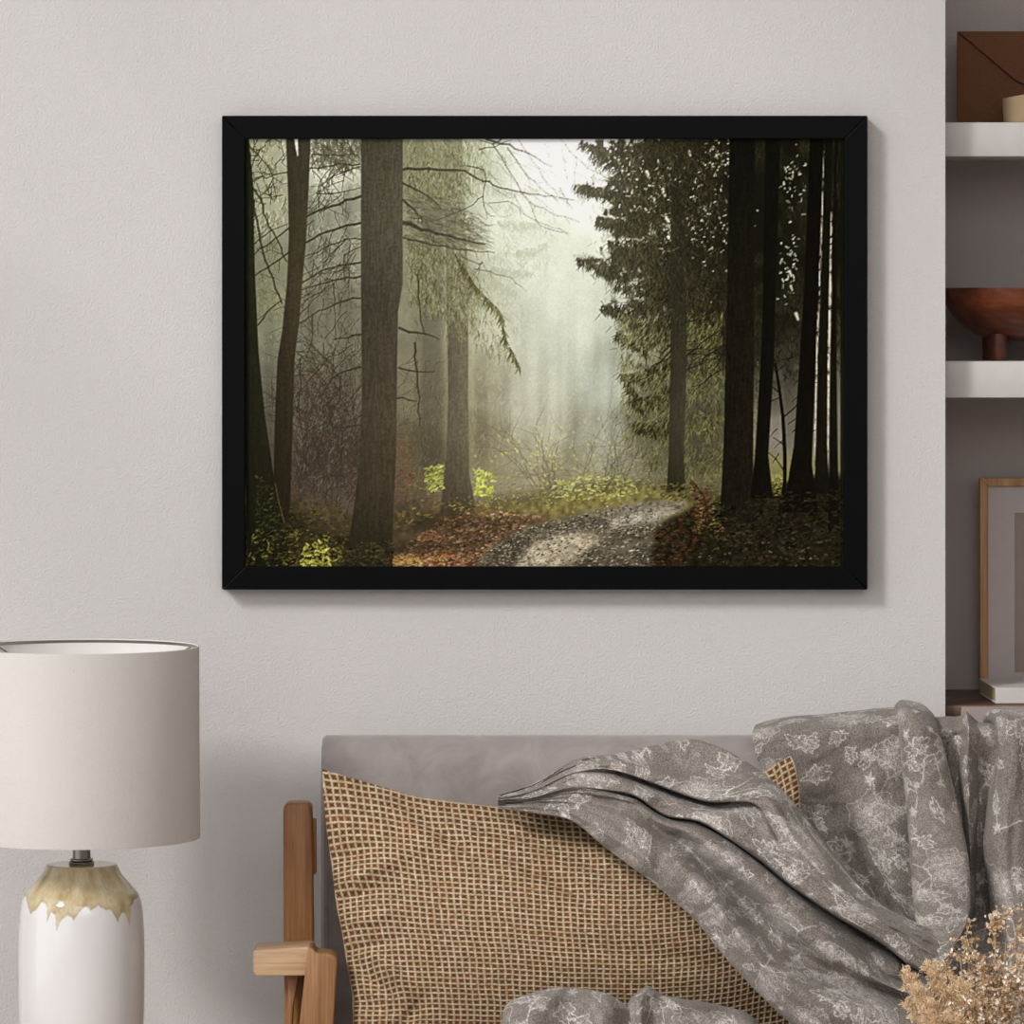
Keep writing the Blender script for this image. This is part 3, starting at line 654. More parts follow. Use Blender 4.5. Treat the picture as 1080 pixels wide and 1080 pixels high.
# ---------------------------------------------------------------- black frame with the forest print
YFR = -.042
x0, x1 = at(234, 0, YFR).x, at(915, 0, YFR).x; z0, z1 = at(0, 622, YFR).z, at(0, 122, YFR).z
fw = 24.5*sc(YFR)
fr = thing('framed_forest_print', 'large black framed print of a misty forest path, on the wall above the sofa', 'framed picture', ((x0+x1)/2, 0, z0))
def rail(pts, parent=fr):
    bm = bmesh.new(); prism(bm, pts, YFR, -.001, .0016, 2)
    return keep(obj('frame_rail', bm, M['black'], None, False), parent)
g = .0003
rail([(x0, z1), (x1, z1), (x1-fw-g, z1-fw), (x0+fw+g, z1-fw)])
rail([(x0, z0), (x0+fw+g, z0+fw), (x1-fw-g, z0+fw), (x1, z0)])
rail([(x0, z0+g), (x0, z1-g), (x0+fw, z1-fw-g), (x0+fw, z0+fw+g)])
rail([(x1, z0+g), (x1-fw, z0+fw+g), (x1-fw, z1-fw-g), (x1, z1-g)])
YP = -.034
forest = paint_forest(); fh, fw_ = forest.shape[:2]
px = np.linspace(x0+fw-.002, x1-fw+.002, fw_); pz = np.linspace(z1-fw+.002, z0+fw-.002, fh)
co = np.zeros((fh, fw_, 3)); co[..., 0] = px[None, :]; co[..., 1] = YP; co[..., 2] = pz[:, None]
colr = np.ones((fh, fw_, 4)); colr[..., :3] = np.clip(lin(forest)*PRINT_K, 0, .95)
keep(grid_mesh('print', co, M['print'], None, {'print': colr}, flip=True), fr)
keep(obj('backing_board', box(bmesh.new(), x0+fw*.5, x1-fw*.5, -.032, -.004, z0+fw*.5, z1-fw*.5), M['mat'], None, False), fr)

# ---------------------------------------------------------------- table lamp on a small side table
LY = -.48; s = sc(LY); LX = at(86, 0, LY).x
Z = lambda py: at(0, py, LY).z
lamp = thing('table_lamp', 'white ceramic table lamp with dripping sand glaze and a linen drum shade', 'lamp', (LX, LY, Z(1118)))
prof = [(52,1118),(56,1116),(60,1110),(63,1100),(65.5,1085),(66.3,1060),(66.5,1030),(66.5,1000),(66.2,985),(65.4,972),(64.6,961),(62.6,949),(59,941),(48.5,929),(42,921.5),(39.5,916.5),(38.5,913.5),(37.6,911.6),(36.4,911.0),(34,911.2),(12,911.4)]
pr = []
P = [(a, b) for a, b in prof]
for i in range(len(P)-1):
    n = max(2, int(math.hypot(P[i+1][0]-P[i][0], P[i+1][1]-P[i][1])/1.2))
    for k in range(n): pr.append((P[i][0]+(P[i+1][0]-P[i][0])*k/n, P[i][1]+(P[i+1][1]-P[i][1])*k/n))
pr.append(P[-1]); pr = np.array(pr)
for _ in range(3): pr[1:-1] = (pr[:-2]+pr[1:-1]*2+pr[2:])/4
NA = 540
ang = np.linspace(0, 2*PI, NA+1)
co = np.zeros((len(pr), NA+1, 3)); co[..., 0] = LX+pr[:, :1]*s*np.cos(ang); co[..., 1] = LY+pr[:, :1]*s*np.sin(ang)
co[..., 2] = EYE-(pr[:, 1:2]-HOR)*s
drip = [(20,945),(24,944),(30,952),(34,959),(40,954),(45,946),(49,947),(53,951),(54,966),(58,955),(63,958),(64.5,974),(70,962),(77,958.5),(80,959),(83,963),(92,951),(97,948.5),(101,954),(110,948.5),(118,954),(123,953),(129,967),(133,957),(137,959),(140.5,972),(143,952),(148,946),(152,945)]
th = np.array([math.acos(max(-1, min(1, (x-86)/66.5))) for x, _ in drip][::-1]); dz = np.array([z for _, z in drip][::-1])
# front of the lamp is angle -pi..0 ; the back repeats the same ragged line
fold = np.where(ang <= PI, ang, 2*PI-ang)
edge = np.interp(fold, th, dz)[None, :]
ny = pr[:, 1:2]
rng = np.random.default_rng(3)
jit = (smooth_noise(len(pr), NA+1, 4, rng)-.5)*1.6
tanm = np.clip((edge+jit-ny)*1.1+.5, 0, 1)[..., None]
mott = smooth_noise(len(pr), NA+1, 14, rng)[..., None]; mot2 = smooth_noise(len(pr), NA+1, 3, rng)[..., None]
tan_c = lin(np.array([176, 154, 114])/255)*(1-mott)+lin(np.array([208, 194, 160])/255)*mott
tan_c = tan_c*(.88+.24*mot2)*(1-.3*np.clip(tanm*0+(ny[..., None]-edge[..., None]+6)/8, 0, 1))
dots = (rng.random((len(pr), NA+1, 1)) < .006)*np.clip(mott*2-.9, 0, 1); tan_c = tan_c*(1-.7*dots)
white = np.array([.72, .70, .695])
gl = np.ones((len(pr), NA+1, 4)); gl[..., :3] = white*(1-tanm)+tan_c*tanm
keep(grid_mesh('lamp_body', co, M['glaze'], None, {'glaze': gl}), lamp)['label'] = 'glossy white vessel with ragged sand-coloured glaze at the top'
bm = bmesh.new()
lathe(bm, [(0.001, Z(913)), (13*s, Z(911.6)), (13.6*s, Z(910)), (13*s, Z(908.6)), (10.5*s, Z(908)), (12.4*s, Z(907)), (12.4*s, Z(906)), (9.6*s, Z(905)), (9.4*s, Z(898)), (9.4*s, Z(880)), (5*s, Z(878)), (5*s, Z(850)), (.001, Z(850))], LX, LY, 48)
keep(obj('lamp_neck', bm, M['steel']), lamp)['label'] = 'brushed metal neck'
SX = at(86.5, 0, LY).x; R = 123.5*s
zt, zb = at(0, 682, LY).z, at(0, 883.5, LY).z
bm = bmesh.new(); lathe(bm, [(R*1.006, zb), (R*1.008, zb+.002), (R*1.003, (zt+zb)/2), (R*1.0, zt-.002), (R*.998, zt), (R*.99, zt+.0005)], SX, LY, 160)
sh = keep(obj('lamp_shade', bm, M['shade']), lamp)
bm = bmesh.new(); lathe(bm, [(R*.992, zb), (R*.988, (zt+zb)/2), (R*.986, zt-.001), (R*.99, zt+.0005)], SX, LY, 160)
keep(obj('shade_lining', bm, M['lining']), lamp)
bm = bmesh.new(); lathe(bm, [(R*.986, zt-.006), (R*.980, zt-.005), (R*.980, zt-.002), (R*.986, zt-.001)], SX, LY, 160)
for k in range(3):
    a = 2*PI*k/3+.4; tube(bm, [(SX, LY, zt-.05), (SX+R*.5*math.cos(a), LY+R*.5*math.sin(a), zt-.05), (SX+R*.98*math.cos(a), LY+R*.98*math.sin(a), zt-.006)], .0015, .0015)
tube(bm, [(SX, LY, Z(852)), (SX, LY, zt-.045)], .004, .004, 10)
keep(obj('shade_carrier', bm, M['steel']), lamp)
bm = bmesh.new(); lathe(bm, [(.001, Z(852)), (.012, Z(850)), (.016, Z(838)), (.028, Z(815)), (.03, Z(805)), (.024, Z(790)), (.001, Z(782))], SX, LY, 32)
keep(obj('bulb', bm, M['lining']), lamp)
zt_ = Z(1118)
st = thing('side_table', 'small round oak side table carrying the white ceramic lamp', 'table', (LX, LY, 0))
bm = bmesh.new(); lathe(bm, [(.001, zt_-.03), (.2, zt_-.03), (.21, zt_-.026), (.21, zt_-.004), (.206, zt_), (.001, zt_)], LX, LY, 64)
keep(obj('table_top', bm, M['oak']), st)
for k in range(3):
    a = 2*PI*k/3+.5; bm = bmesh.new(); tube(bm, [(LX+.1*math.cos(a), LY+.1*math.sin(a), zt_-.03), (LX+.18*math.cos(a), LY+.18*math.sin(a), 0)], .016, .011, 12)
    keep(obj('leg', bm, M['oak']), st)

# ---------------------------------------------------------------- niche: shelves and what stands on them
SF = .06
for nm, yt, yb in (('upper', 129, 165), ('lower', 381, 419.5)):
    zt2, zb2 = at(0, yt, SF).z, at(0, yb, SF).z
    o = obj('wall_shelf', box(bmesh.new(), NX0+.001, NX1-.001, SF, ND-.001, zb2, zt2, .002, 2), M['shelf'])
    tag(o, 'thick pale shelf in the niche with a brown envelope on it' if nm == 'upper' else 'thick pale shelf in the niche with a dark wooden bowl on it', 'shelf', 'niche shelves')
    if nm == 'upper': ZU = zt2
    else: ZL = zt2
# kraft envelope leaning against the niche wall
EY = .30; se = sc(EY); ex0 = at(1009.5, 0, EY).x; ew = 150*se; eh = at(0, 33, EY).z-ZU
env = thing('kraft_envelope', 'brown kraft paper envelope standing upright on the upper shelf', 'envelope', (ex0+ew/2, EY, ZU))
keep(obj('envelope_body', box(bmesh.new(), ex0, ex0+ew, EY, EY+.006, ZU+.0005, ZU+eh, .0008, 1), M['kraft']), env)
def flap(name, pts, y0, m, th=.0016):
    bm = bmesh.new(); prism(bm, pts, y0-th, y0, .0003, 1); return keep(obj(name, bm, M[m]), env)
def tip(a, b, c, r, n=10):      # rounded corner at b
    a, b, c = Vector(a), Vector(b), Vector(c); p = b+(a-b).normalized()*r; q = b+(c-b).normalized()*r
    return [tuple(p*(1-t)**2+b*2*t*(1-t)+q*t*t) for t in [i/n for i in range(n+1)]]
T1, T2 = (ex0+.0015, ZU+eh-.0005), (ex0+ew-.0015, ZU+eh-.0005); TB = (ex0+ew/2, ZU+eh-63*se)
flap('envelope_flap', [T1]+tip(T1, TB, T2, .037)+[T2], EY-.0035, 'kraft')
flap('flap_painted_shadow', [(T1[0]+.0003, T1[1]-.002)]+[(p[0], p[1]-.0022) for p in tip(T1, TB, T2, .037)]+[(T2[0]-.0003, T2[1]-.002)], EY-.0018, 'kraft_shade', .001)  # thin dark strip that paints the shadow along the flap's edge
flap('lower_flap', [(ex0+.001, ZU+.001)]+tip((ex0+.001, ZU+.001), (ex0+ew/2, ZU+eh*.52), (ex0+ew-.001, ZU+.001), .03)+[(ex0+ew-.001, ZU+.001)], EY, 'kraft', .0012)
# small slanting pot in front of the envelope
PY = .17; sp = sc(PY); pcx = at(1092, 0, PY).x; pr_ = 34.5*sp; ph = at(0, 104, PY).z-ZU
bm = bmesh.new()
rings = lathe(bm, [(.001, ZU+.0005), (pr_*.92, ZU+.0005), (pr_*.97, ZU+.003), (pr_*.99, ZU+ph*.5), (pr_, ZU+ph-.001), (pr_*.985, ZU+ph), (pr_*.95, ZU+ph-.001), (pr_*.94, ZU+ph*.4), (.001, ZU+.006)], pcx, PY, 64)
for v in bm.verts:
    if v.co.z > ZU+ph*.7: v.co.z += (v.co.x-(pcx-pr_))*.16
pot = obj('small_pot', bm, M['beige']); tag(pot, 'small beige pot with a slanting rim in front of the brown envelope', 'pot')
# footed wooden bowl
BY = .20; sb = sc(BY); bcx = at(1085, 0, BY).x
bz = lambda py: ZL+(380.3-py)*sb
outer = [(1, 360.2), (22, 359.6), (42, 357.2), (56, 352.5), (66, 346), (75, 338.5), (82, 330), (88, 321), (92, 311), (93.5, 304.6), (93, 303.8), (90.5, 303.8), (88.5, 311), (80, 326), (66, 340), (42, 351), (1, 354.5)]
bowl = thing('footed_bowl', 'dark reddish wooden bowl on short legs on the lower shelf', 'bowl', (bcx, BY, ZL))
bm = bmesh.new(); lathe(bm, [(r*sb, bz(p)) for r, p in outer], bcx, BY, 128); keep(obj('bowl_body', bm, M['bowl']), bowl)
for k in range(4):
    a = PI/4+.03+k*PI/2; lx, ly = bcx+51*sb*math.cos(a), BY+51*sb*math.sin(a)
    bm = bmesh.new(); lathe(bm, [(.001, ZL+.0004), (8.2*sb, ZL+.0004), (8.8*sb, ZL+.002), (8.8*sb, bz(352))], lx, ly, 32, close_top=True); keep(obj('leg', bm, M['bowl']), bowl)
# low cabinet
CZ = at(0, 744, .02).z
cab = thing('niche_cabinet', 'low cabinet in the niche with a brown wooden top and mauve front, behind the sofa', 'cabinet', ((NX0+NX1)/2, .2, 0))
keep(obj('cabinet_body', box(bmesh.new(), NX0+.002, NX1-.002, .03, ND-.002, .0, CZ-.022, .001, 1), M['walnut']), cab)
keep(obj('cabinet_top', box(bmesh.new(), NX0+.002, NX1-.002, .022, ND-.002, CZ-.022, CZ, .002, 2), M['walnut']), cab)
xx = at(1013, 0, .01).x
for k in range(2):
    w = (NX1-.03-xx)/2; d = keep(obj('cabinet_door', box(bmesh.new(), xx+k*w+.001, xx+(k+1)*w-.001, .004, .022, .05, CZ-.001, .002, 2), M['mauve']), cab)
    kx = xx+w-.04 if k == 0 else xx+w+.04
    bm = bmesh.new(); box(bm, kx-.008, kx+.008, -.014, .004, CZ-.3, CZ-.284, .003, 2); keep(obj('door_knob', bm, M['steel']), cab)
# oak framed small print leaning on the niche wall
QY = .34; sq = sc(QY); qx0 = at(1033, 0, QY).x; qw = 156*sq; qz1 = at(0, 504, QY).z; qz0 = CZ+.001; qf = 8.6*sq
q = thing('oak_framed_print', 'narrow oak frame with a wide pale mat, leaning on the niche wall behind the books', 'framed picture', (qx0+qw/2, QY, qz0))
def qr(pts): 
    bm = bmesh.new(); prism(bm, pts, QY-.012, QY+.012, .0008, 1); keep(obj('frame_rail', bm, M['oak_thin']), q)
a, b = qx0, qx0+qw
qr([(a, qz1), (b, qz1), (b-qf, qz1-qf), (a+qf, qz1-qf)]); qr([(a, qz0), (a+qf, qz0+qf), (b-qf, qz0+qf), (b, qz0)])
qr([(a, qz0+.0002), (a, qz1-.0002), (a+qf, qz1-qf-.0002), (a+qf, qz0+qf+.0002)]); qr([(b, qz0+.0002), (b-qf, qz0+qf+.0002), (b-qf, qz1-qf-.0002), (b, qz1-.0002)])
ix0, ix1, iz1, iz0 = at(1070, 0, QY).x, b-37*sq, at(0, 541, QY).z, at(0, 709, QY).z
bm = bmesh.new()
for r_ in ((a+qf-.001, ix0, qz0+qf, qz1-qf), (ix1, b-qf+.001, qz0+qf, qz1-qf), (ix0, ix1, iz1, qz1-qf), (ix0, ix1, qz0+qf, iz0)): box(bm, r_[0], r_[1], QY-.003, QY, r_[2], r_[3])
keep(obj('mat_board', bm, M['mat'], None, False), q)
keep(obj('small_print', box(bmesh.new(), a+qf-.001, b-qf+.001, QY+.0003, QY+.003, qz0+qf-.001, qz1-qf+.001), M['artp'], None, False), q)['label'] = 'plain beige print inside the mat'
# book lying in front of it
def book(x0, x1, y0, y1, z, h, rot, label, m):
    cx, cy = (x0+x1)/2, (y0+y1)/2
    t = thing('book', label, 'book', (cx, cy, z)); t.rotation_euler = (0, 0, rot)
    w, d = (x1-x0)/2, (y1-y0)/2
    bm = bmesh.new(); box(bm, -w, w, -d, d, 0, .0025, .0008, 1); box(bm, -w, w, -d, d, h-.0025, h, .0008, 1); box(bm, -w, w, -d-.001, -d+.003, 0, h, .001, 1)
    o = obj('book_cover', bm, M[m]); o.parent = t
    bm = bmesh.new(); box(bm, -w+.003, w-.003, -d+.003, d-.003, .0025, h-.0025); o = obj('page_block', bm, M['pages'], None, False); o.parent = t
YB = .06; bx = at(1047, 0, YB).x
book(bx, bx+.17, YB, YB+.23, CZ+.0005, 16.5*sc(YB), math.radians(2.2), 'thick pale book lying flat on the niche cabinet', 'paper')

# ---------------------------------------------------------------- sofa
sofa = thing('sofa', 'mauve velvet sofa with an oak frame', 'sofa', (.5, -.6, 0))
BK0, BK1 = -.245, -.10                      # front and rear of the backrest
bx0, bx1 = at(338, 0, -.26).x, 1.62; bz1 = at(0, 777.5, -.2).z
NXG, NZG = 200, 60
bm = bmesh.new(); prof_ = [(BK0, .32), (BK0, bz1-.10), (BK0+.004, bz1-.06), (BK0+.014, bz1-.03), (BK0+.032, bz1-.012), (BK0+.06, bz1-.002), (BK0+.09, bz1), (BK1-.03, bz1-.002), (BK1-.008, bz1-.012), (BK1, bz1-.035), (BK1, .32)]
ring = [[bm.verts.new((x_, y_+(.008 if j_ in (0, 3) else 0), z_-(.006 if j_ in (0, 3) and z_ > .4 else 0))) for y_, z_ in prof_] for j_, x_ in enumerate((bx0, bx0+.006, bx1-.006, bx1))]
for a_, b_ in zip(ring[:-1], ring[1:]):
    for i_ in range(len(prof_)): bm.faces.new((a_[i_], a_[(i_+1) % len(prof_)], b_[(i_+1) % len(prof_)], b_[i_]))
bm.faces.new(ring[0]); bm.faces.new(ring[-1]); bmesh.ops.recalc_face_normals(bm, faces=bm.faces[:])
backrest = keep(obj('backrest', bm, M['velvet']), sofa)
bm = bmesh.new()       # piping along the left side
tube(bm, [(bx0+.012, BK0-.001, .34), (bx0+.010, BK0-.001, .6), (bx0+.011, BK0-.001, bz1-.09)], .0018, .0018, 8)
keep(obj('piping', bm, M['velvet']), backrest)
keep(obj('seat_cushion', box(bmesh.new(), bx0+.01, bx1, -.98, BK0-.002, .20, .355, .03, 4), M['velvet']), sofa)
keep(obj('seat_frame', box(bmesh.new(), bx0-.02, bx1+.02, -.96, -.12, .14, .20, .006, 2), M['oak']), sofa)
def pixpoly(pts, y): return [(at(a, b, y).x, at(a, b, y).z) for a, b in pts]
PYY = -.30
def round_top(x0, x1, yt, r): return [(x0, yt+r), (x0+r*.3, yt+r*.3), (x0+r, yt), (x1-r, yt), (x1-r*.3, yt+r*.3), (x1, yt+r)]
bm = bmesh.new(); prism(bm, pixpoly([(300, 1010)]+round_top(299.5, 329.5, 845, 6)+[(331.5, 1010), (331.5, 1120), (302, 1120)], PYY), PYY-.035, PYY+.02, .0045, 3)
keep(obj('rear_post', bm, M['oak']), sofa)
bm = bmesh.new(); prism(bm, pixpoly([(330, 863), (333.5, 864), (334, 920), (330, 923)], PYY), PYY-.01, PYY+.012, .001, 2)
keep(obj('fixing_plate', bm, M['oak']), sofa)
ay = -.40
bm = bmesh.new(); prism(bm, pixpoly([(267.5, 1002), (269.5, 1000), (325, 996.5), (331, 998), (332, 1006), (332, 1020), (328, 1027), (271, 1027.5), (268, 1024)], ay), ay-.028, ay+.07, .0035, 3)
keep(obj('arm_crosspiece', bm, M['oak_pale']), sofa)['label'] = 'pale oak crosspiece of the arm'
fy = -.445
bm = bmesh.new(); prism(bm, pixpoly([(325.5, 998), (329, 998), (334, 1003.5), (349, 1004.5), (355, 1008), (356, 1014), (355, 1030), (350.5, 1100), (349, 1130), (312, 1130), (316, 1080), (321.5, 1030)], fy), fy-.02, fy+.05, .003, 3)
keep(obj('arm_post', bm, M['oak_post']), sofa)
bm = bmesh.new(); prism(bm, pixpoly([(304, 1027), (315, 1027), (309.5, 1060), (306.5, 1130), (303.5, 1130)], -.37), -.385, -.35, .0015, 2)
keep(obj('post_bracket', bm, M['oak_post']), sofa)
for (lx, ly, ht) in [(at(316, 0, PYY).x, PYY, at(0, 1118, PYY).z), (at(331, 0, fy).x, fy+.015, at(0, 1128, fy).z), (1.55, -.2, .16), (1.55, -.9, .16), (bx0+.05, -.9, .16)]:
    bm = bmesh.new(); box(bm, lx-.022, lx+.022, ly-.022, ly+.022, 0, ht, .005, 2); keep(obj('leg', bm, M['oak']), sofa)

# ---------------------------------------------------------------- interpolating control nets (cloth)
def cr_axis0(P, n):
    """Catmull-Rom through the rows of P, n samples per span."""
    P = np.asarray(P, float); Q = np.concatenate([[2*P[0]-P[1]], P, [2*P[-1]-P[-2]]])
    out = []
    for i in range(len(P)-1):
        a, b, c, d = Q[i:i+4]
        for k in range(n):
            t = k/n; out.append(.5*((2*b)+(c-a)*t+(2*a-5*b+4*c-d)*t*t+(3*b-a-3*c+d)*t**3))
    out.append(P[-1]); return np.array(out)
def dense(P, step=1.1):
    P = np.asarray(P, float)
    d0 = np.sqrt((np.diff(P, axis=0)[..., :2]**2).sum(-1)).max(); d1 = np.sqrt((np.diff(P, axis=1)[..., :2]**2).sum(-1)).max()
    Q = cr_axis0(P, max(2, min(60, int(d0/step)))); Q = np.swapaxes(cr_axis0(np.swapaxes(Q, 0, 1), max(2, min(60, int(d1/step)))), 0, 1)
    return Q
FLOR, FT, FK = paint_florals()
CL_BASE = lin(np.array([136, 127, 119])/255); CL_PALE = lin(np.array([218, 212, 206])/255); CL_BLUSH = lin(np.array([190, 160, 152])/255)
cloth = []
def sheet(P, uv0=(0, 0), ang=0.0, flipv=False, step=1.1, wr=1.0, seed=1):
    """P[row][col] = (px, py, depth). Adds one gathered area of the throw."""
    Q = dense(P, step); R_, K_ = Q.shape[:2]
    s_ = (Q[..., 2]-CAM_Y)/FOC
    co = np.stack([(Q[..., 0]-540)*s_, Q[..., 2], EYE-(Q[..., 1]-HOR)*s_], -1)
    r_ = np.random.default_rng(seed)
    nz = (smooth_noise(R_, K_, 28, r_)-.5)*.008+(smooth_noise(R_, K_, 10, r_)-.5)*.0022+(smooth_noise(R_, K_, (110, 20), r_)-.5)*.014
    co[..., 1] += nz*wr
    d = np.sqrt((np.diff(co, axis=1)**2).sum(-1))*620; u = np.concatenate([np.zeros((R_, 1)), np.cumsum(d, 1)], 1); u -= u[:, K_//2:K_//2+1]
    mid = co[:, K_//2]; v = np.concatenate([[0], np.cumsum(np.sqrt((np.diff(mid, axis=0)**2).sum(-1)))*620])[:, None]+0*u
    u = u*1.22; v = v*1.22
    U = u*math.cos(ang)-v*math.sin(ang)+uv0[0]; V = u*math.sin(ang)+v*math.cos(ang)+uv0[1]
    N_ = FLOR.shape[0]; ui = (U*FK).astype(int) % N_; vi = (V*FK).astype(int) % N_
    f = FLOR[vi, ui]
    c_ = CL_BASE*(1-f[..., :1])+(CL_PALE*(1-f[..., 1:])+CL_BLUSH*f[..., 1:])*f[..., :1]
    cloth.append((co, np.concatenate([c_, np.ones((R_, K_, 1))], -1)))
def row(xs, py, ys, dx=None):
    return [(x, (py[i] if isinstance(py, (list, tuple)) else py), (ys[i] if isinstance(ys, (list, tuple)) else ys)) for i, x in enumerate(xs)]

# A: part hanging over the backrest, left panel
b = -.285
A = [row([800, 800, 830, 865, 900, 925, 965], [790, 786, 778, 776, 772, 768, 764], -.085),
     row([799, 800, 829, 865, 901, 928, 965], [768, 764, 756.5, 754, 750, 747, 744], -.16),
     row([799, 795, 826, 862, 898, 926, 965], [778, 774, 768, 766, 764, 762, 760], [b+.02, b, b-.012, b-.012, b-.008, b-.006, b]),
     row([803, 798, 826, 860, 896, 926, 966], [797, 795, 794, 795, 796, 797, 798], [b+.03, b-.006, b-.03, b-.026, b-.014, b-.012, b]),
     row([816, 810, 832, 860, 893, 927, 968], [825, 823, 826, 830, 833, 836, 838], [b+.03, b-.01, b-.034, b-.018, b-.008, b-.018, b]),
     row([828, 824, 842, 864, 892, 930, 970], [855, 855, 858, 862, 867, 872, 876], [b+.02, b-.01, b-.016, b+.004, b+.008, b-.03, b]),
     row([848, 845, 858, 874, 904, 936, 972], [890, 890, 893, 898, 905, 912, 915], [b+.01, b-.01, b-.01, b-.0, b+.008, b-.045, b-.03]),
     row([870, 868, 880, 893, 918, 944, 975], [930, 930, 932, 936, 940, 948, 955], [b-.01, b-.02, b-.03, b-.02, b-.012, b-.085, b-.07]),
     row([900, 900, 910, 920, 932, 955, 980], [985, 985, 986, 987, 990, 995, 1000], [b-.06, b-.08, b-.08, b-.08, b-.10, b-.14, b-.13])]
sheet(A, (95, 40), 0, seed=2)
# B: broad fold falling to a tip
hB = [-.045, -.002, .030, .042, .032, .002, -.07]
def brow(pts, base, k=1.0): return [(x, y, base-h*k) for (x, y), h in zip(pts, hB)]
Bf = [brow([(946,768),(948,766),(954,765),(963,765),(972,767),(980,769),(981,772)], -.09, .3),
      brow([(942,748),(945,741.5),(951,738.5),(962,739.5),(973,743),(983,752),(985,757)], -.19, .6),
      brow([(946,763),(948,757),(954,755),(966,757),(979,761),(989,766),(987,770)], -.30, .8),
      brow([(950,794),(950,794),(956,794),(970,794),(985,795),(997,795),(993,797)], -.315),
      brow([(956,850),(956,850),(963,850),(980,851),(997,851),(1010,850),(1005,852)], -.335),
      brow([(960,905),(960,905),(968,906),(987,907),(1007,906),(1021,904),(1015,905)], -.41),
      brow([(964,950),(963.5,950),(972,952),(992,953),(1012,951),(1024,948),(1017,948)], -.50),
      brow([(968,973),(967,976),(976,981),(993,984),(1010,980),(1020,972),(1013,970)], -.57),
      brow([(972,990),(973,997),(981,1003),(992,1005),(1002,1001),(1009,993),(1004,990)], -.625, .9),
      brow([(977,1004),(979,1010),(984,1014),(990,1015.5),(996,1013.5),(1000,1007),(998,1003)], -.65, .7),
      brow([(980,1004),(982,1009),(986,1012),(990,1013),(995,1011),(998,1006),(996,1003)], -.60, .4)]
sheet(Bf, (300, 230), .12, seed=3)
# C: recessed panel with one thin ridge
def crow(xs, py, base, k=1.0):
    h = [0, .002, -.008, .020, .046, .022, -.006, -.06]; return [(x, (py[i] if isinstance(py, list) else py), base-h[i]*k) for i, x in enumerate(xs)]
Cc = [crow([984,996,1008,1015,1019,1026,1033,1036], 785, -.09, .3),
      crow([984,996,1008,1015,1018,1026,1033,1036], [757,756,756,754.5,750.5,757,763,768], -.18, .8),
      crow([988,999,1010,1018,1021,1027,1033,1036], [768,767,767,765,763,768,771,774], -.275),
      crow([990,1001,1011,1018,1022,1028,1033,1036], 782, -.28),
      crow([995,1003,1009,1013,1019,1027,1032,1035], 806, -.28),
      crow([1000,1006,1011,1015,1021,1027,1032,1033], 835, -.282),
      crow([1006,1011,1015,1018,1022,1027,1030,1031], 870, -.285, .8),
      crow([1012,1016,1019,1022,1024,1027,1029,1030], 910, -.29, .6),
      crow([1010,1014,1018,1021,1023,1025,1027,1028], 985, -.30, .5)]
sheet(Cc, (30, 300), 0, seed=4)
# backing in the deep gap
sheet([row([1000, 1040, 1080, 1150], 790, -.10), row([1000, 1040, 1080, 1150], 764, -.19), row([1000, 1040, 1080, 1150], 775, -.276), row([1000, 1040, 1080, 1150], 860, -.278), row([1000, 1040, 1080, 1150], 960, -.285), row([1000, 1040, 1080, 1150], 1020, -.36)], (200, 330), 0, step=2.2, seed=5)
# D: right-hand fold
hD = [-.07, -.004, .04, .062, .046, .012, .035, .03]
def drow(xs, py, base, k=1.0): return [(x, (py[i] if isinstance(py, list) else py), base-hD[i]*k) for i, x in enumerate(xs)]
D = [drow([1046,1045,1050,1060,1075,1100,1130,1190], [775,773,770,768,768,768,768,770], -.10, .3),
     drow([1038,1037,1042,1053,1075,1100,1130,1190], [764,757,750.5,747,748,748,749,752], -.20, .7),
     drow([1054,1050,1054,1064,1082,1100,1130,1190], [772,766,759,758,760,762,764,770], -.285, .8),
     drow([1055,1051,1056,1068,1086,1105,1132,1190], 794, -.295),
     drow([1048,1043.5,1050,1064,1084,1106,1134,1190], 831, -.30),
     drow([1044,1039,1046,1062,1084,1106,1134,1190], 868, -.31),
     drow([1042,1037,1045,1061,1082,1106,1134,1190], 898, -.32),
     drow([1048,1043,1050,1065,1085,1108,1134,1190], 942, -.345),
     drow([1050,1045,1053,1068,1088,1108,1134,1190], 978, -.38),
     drow([1048,1040,1050,1068,1088,1108,1134,1190], 1030, -.46),
     drow([1040,1030,1045,1066,1088,1108,1134,1190], 1105, -.58)]
sheet(D, (380, 120), 0, seed=6, wr=.55)
# K: cloth lying forward behind the dried flowers
sheet([row([960, 985, 1010, 1040, 1070], 975, -.36), row([955, 980, 1008, 1040, 1070], 1000, [-.42, -.43, -.42, -.44, -.43]), row([950, 980, 1005, 1035, 1070], 1050, [-.50, -.53, -.51, -.54, -.52]), row([940, 975, 1005, 1035, 1070], 1110, [-.60, -.62, -.60, -.62, -.62])], (10, 120), .3, seed=7)
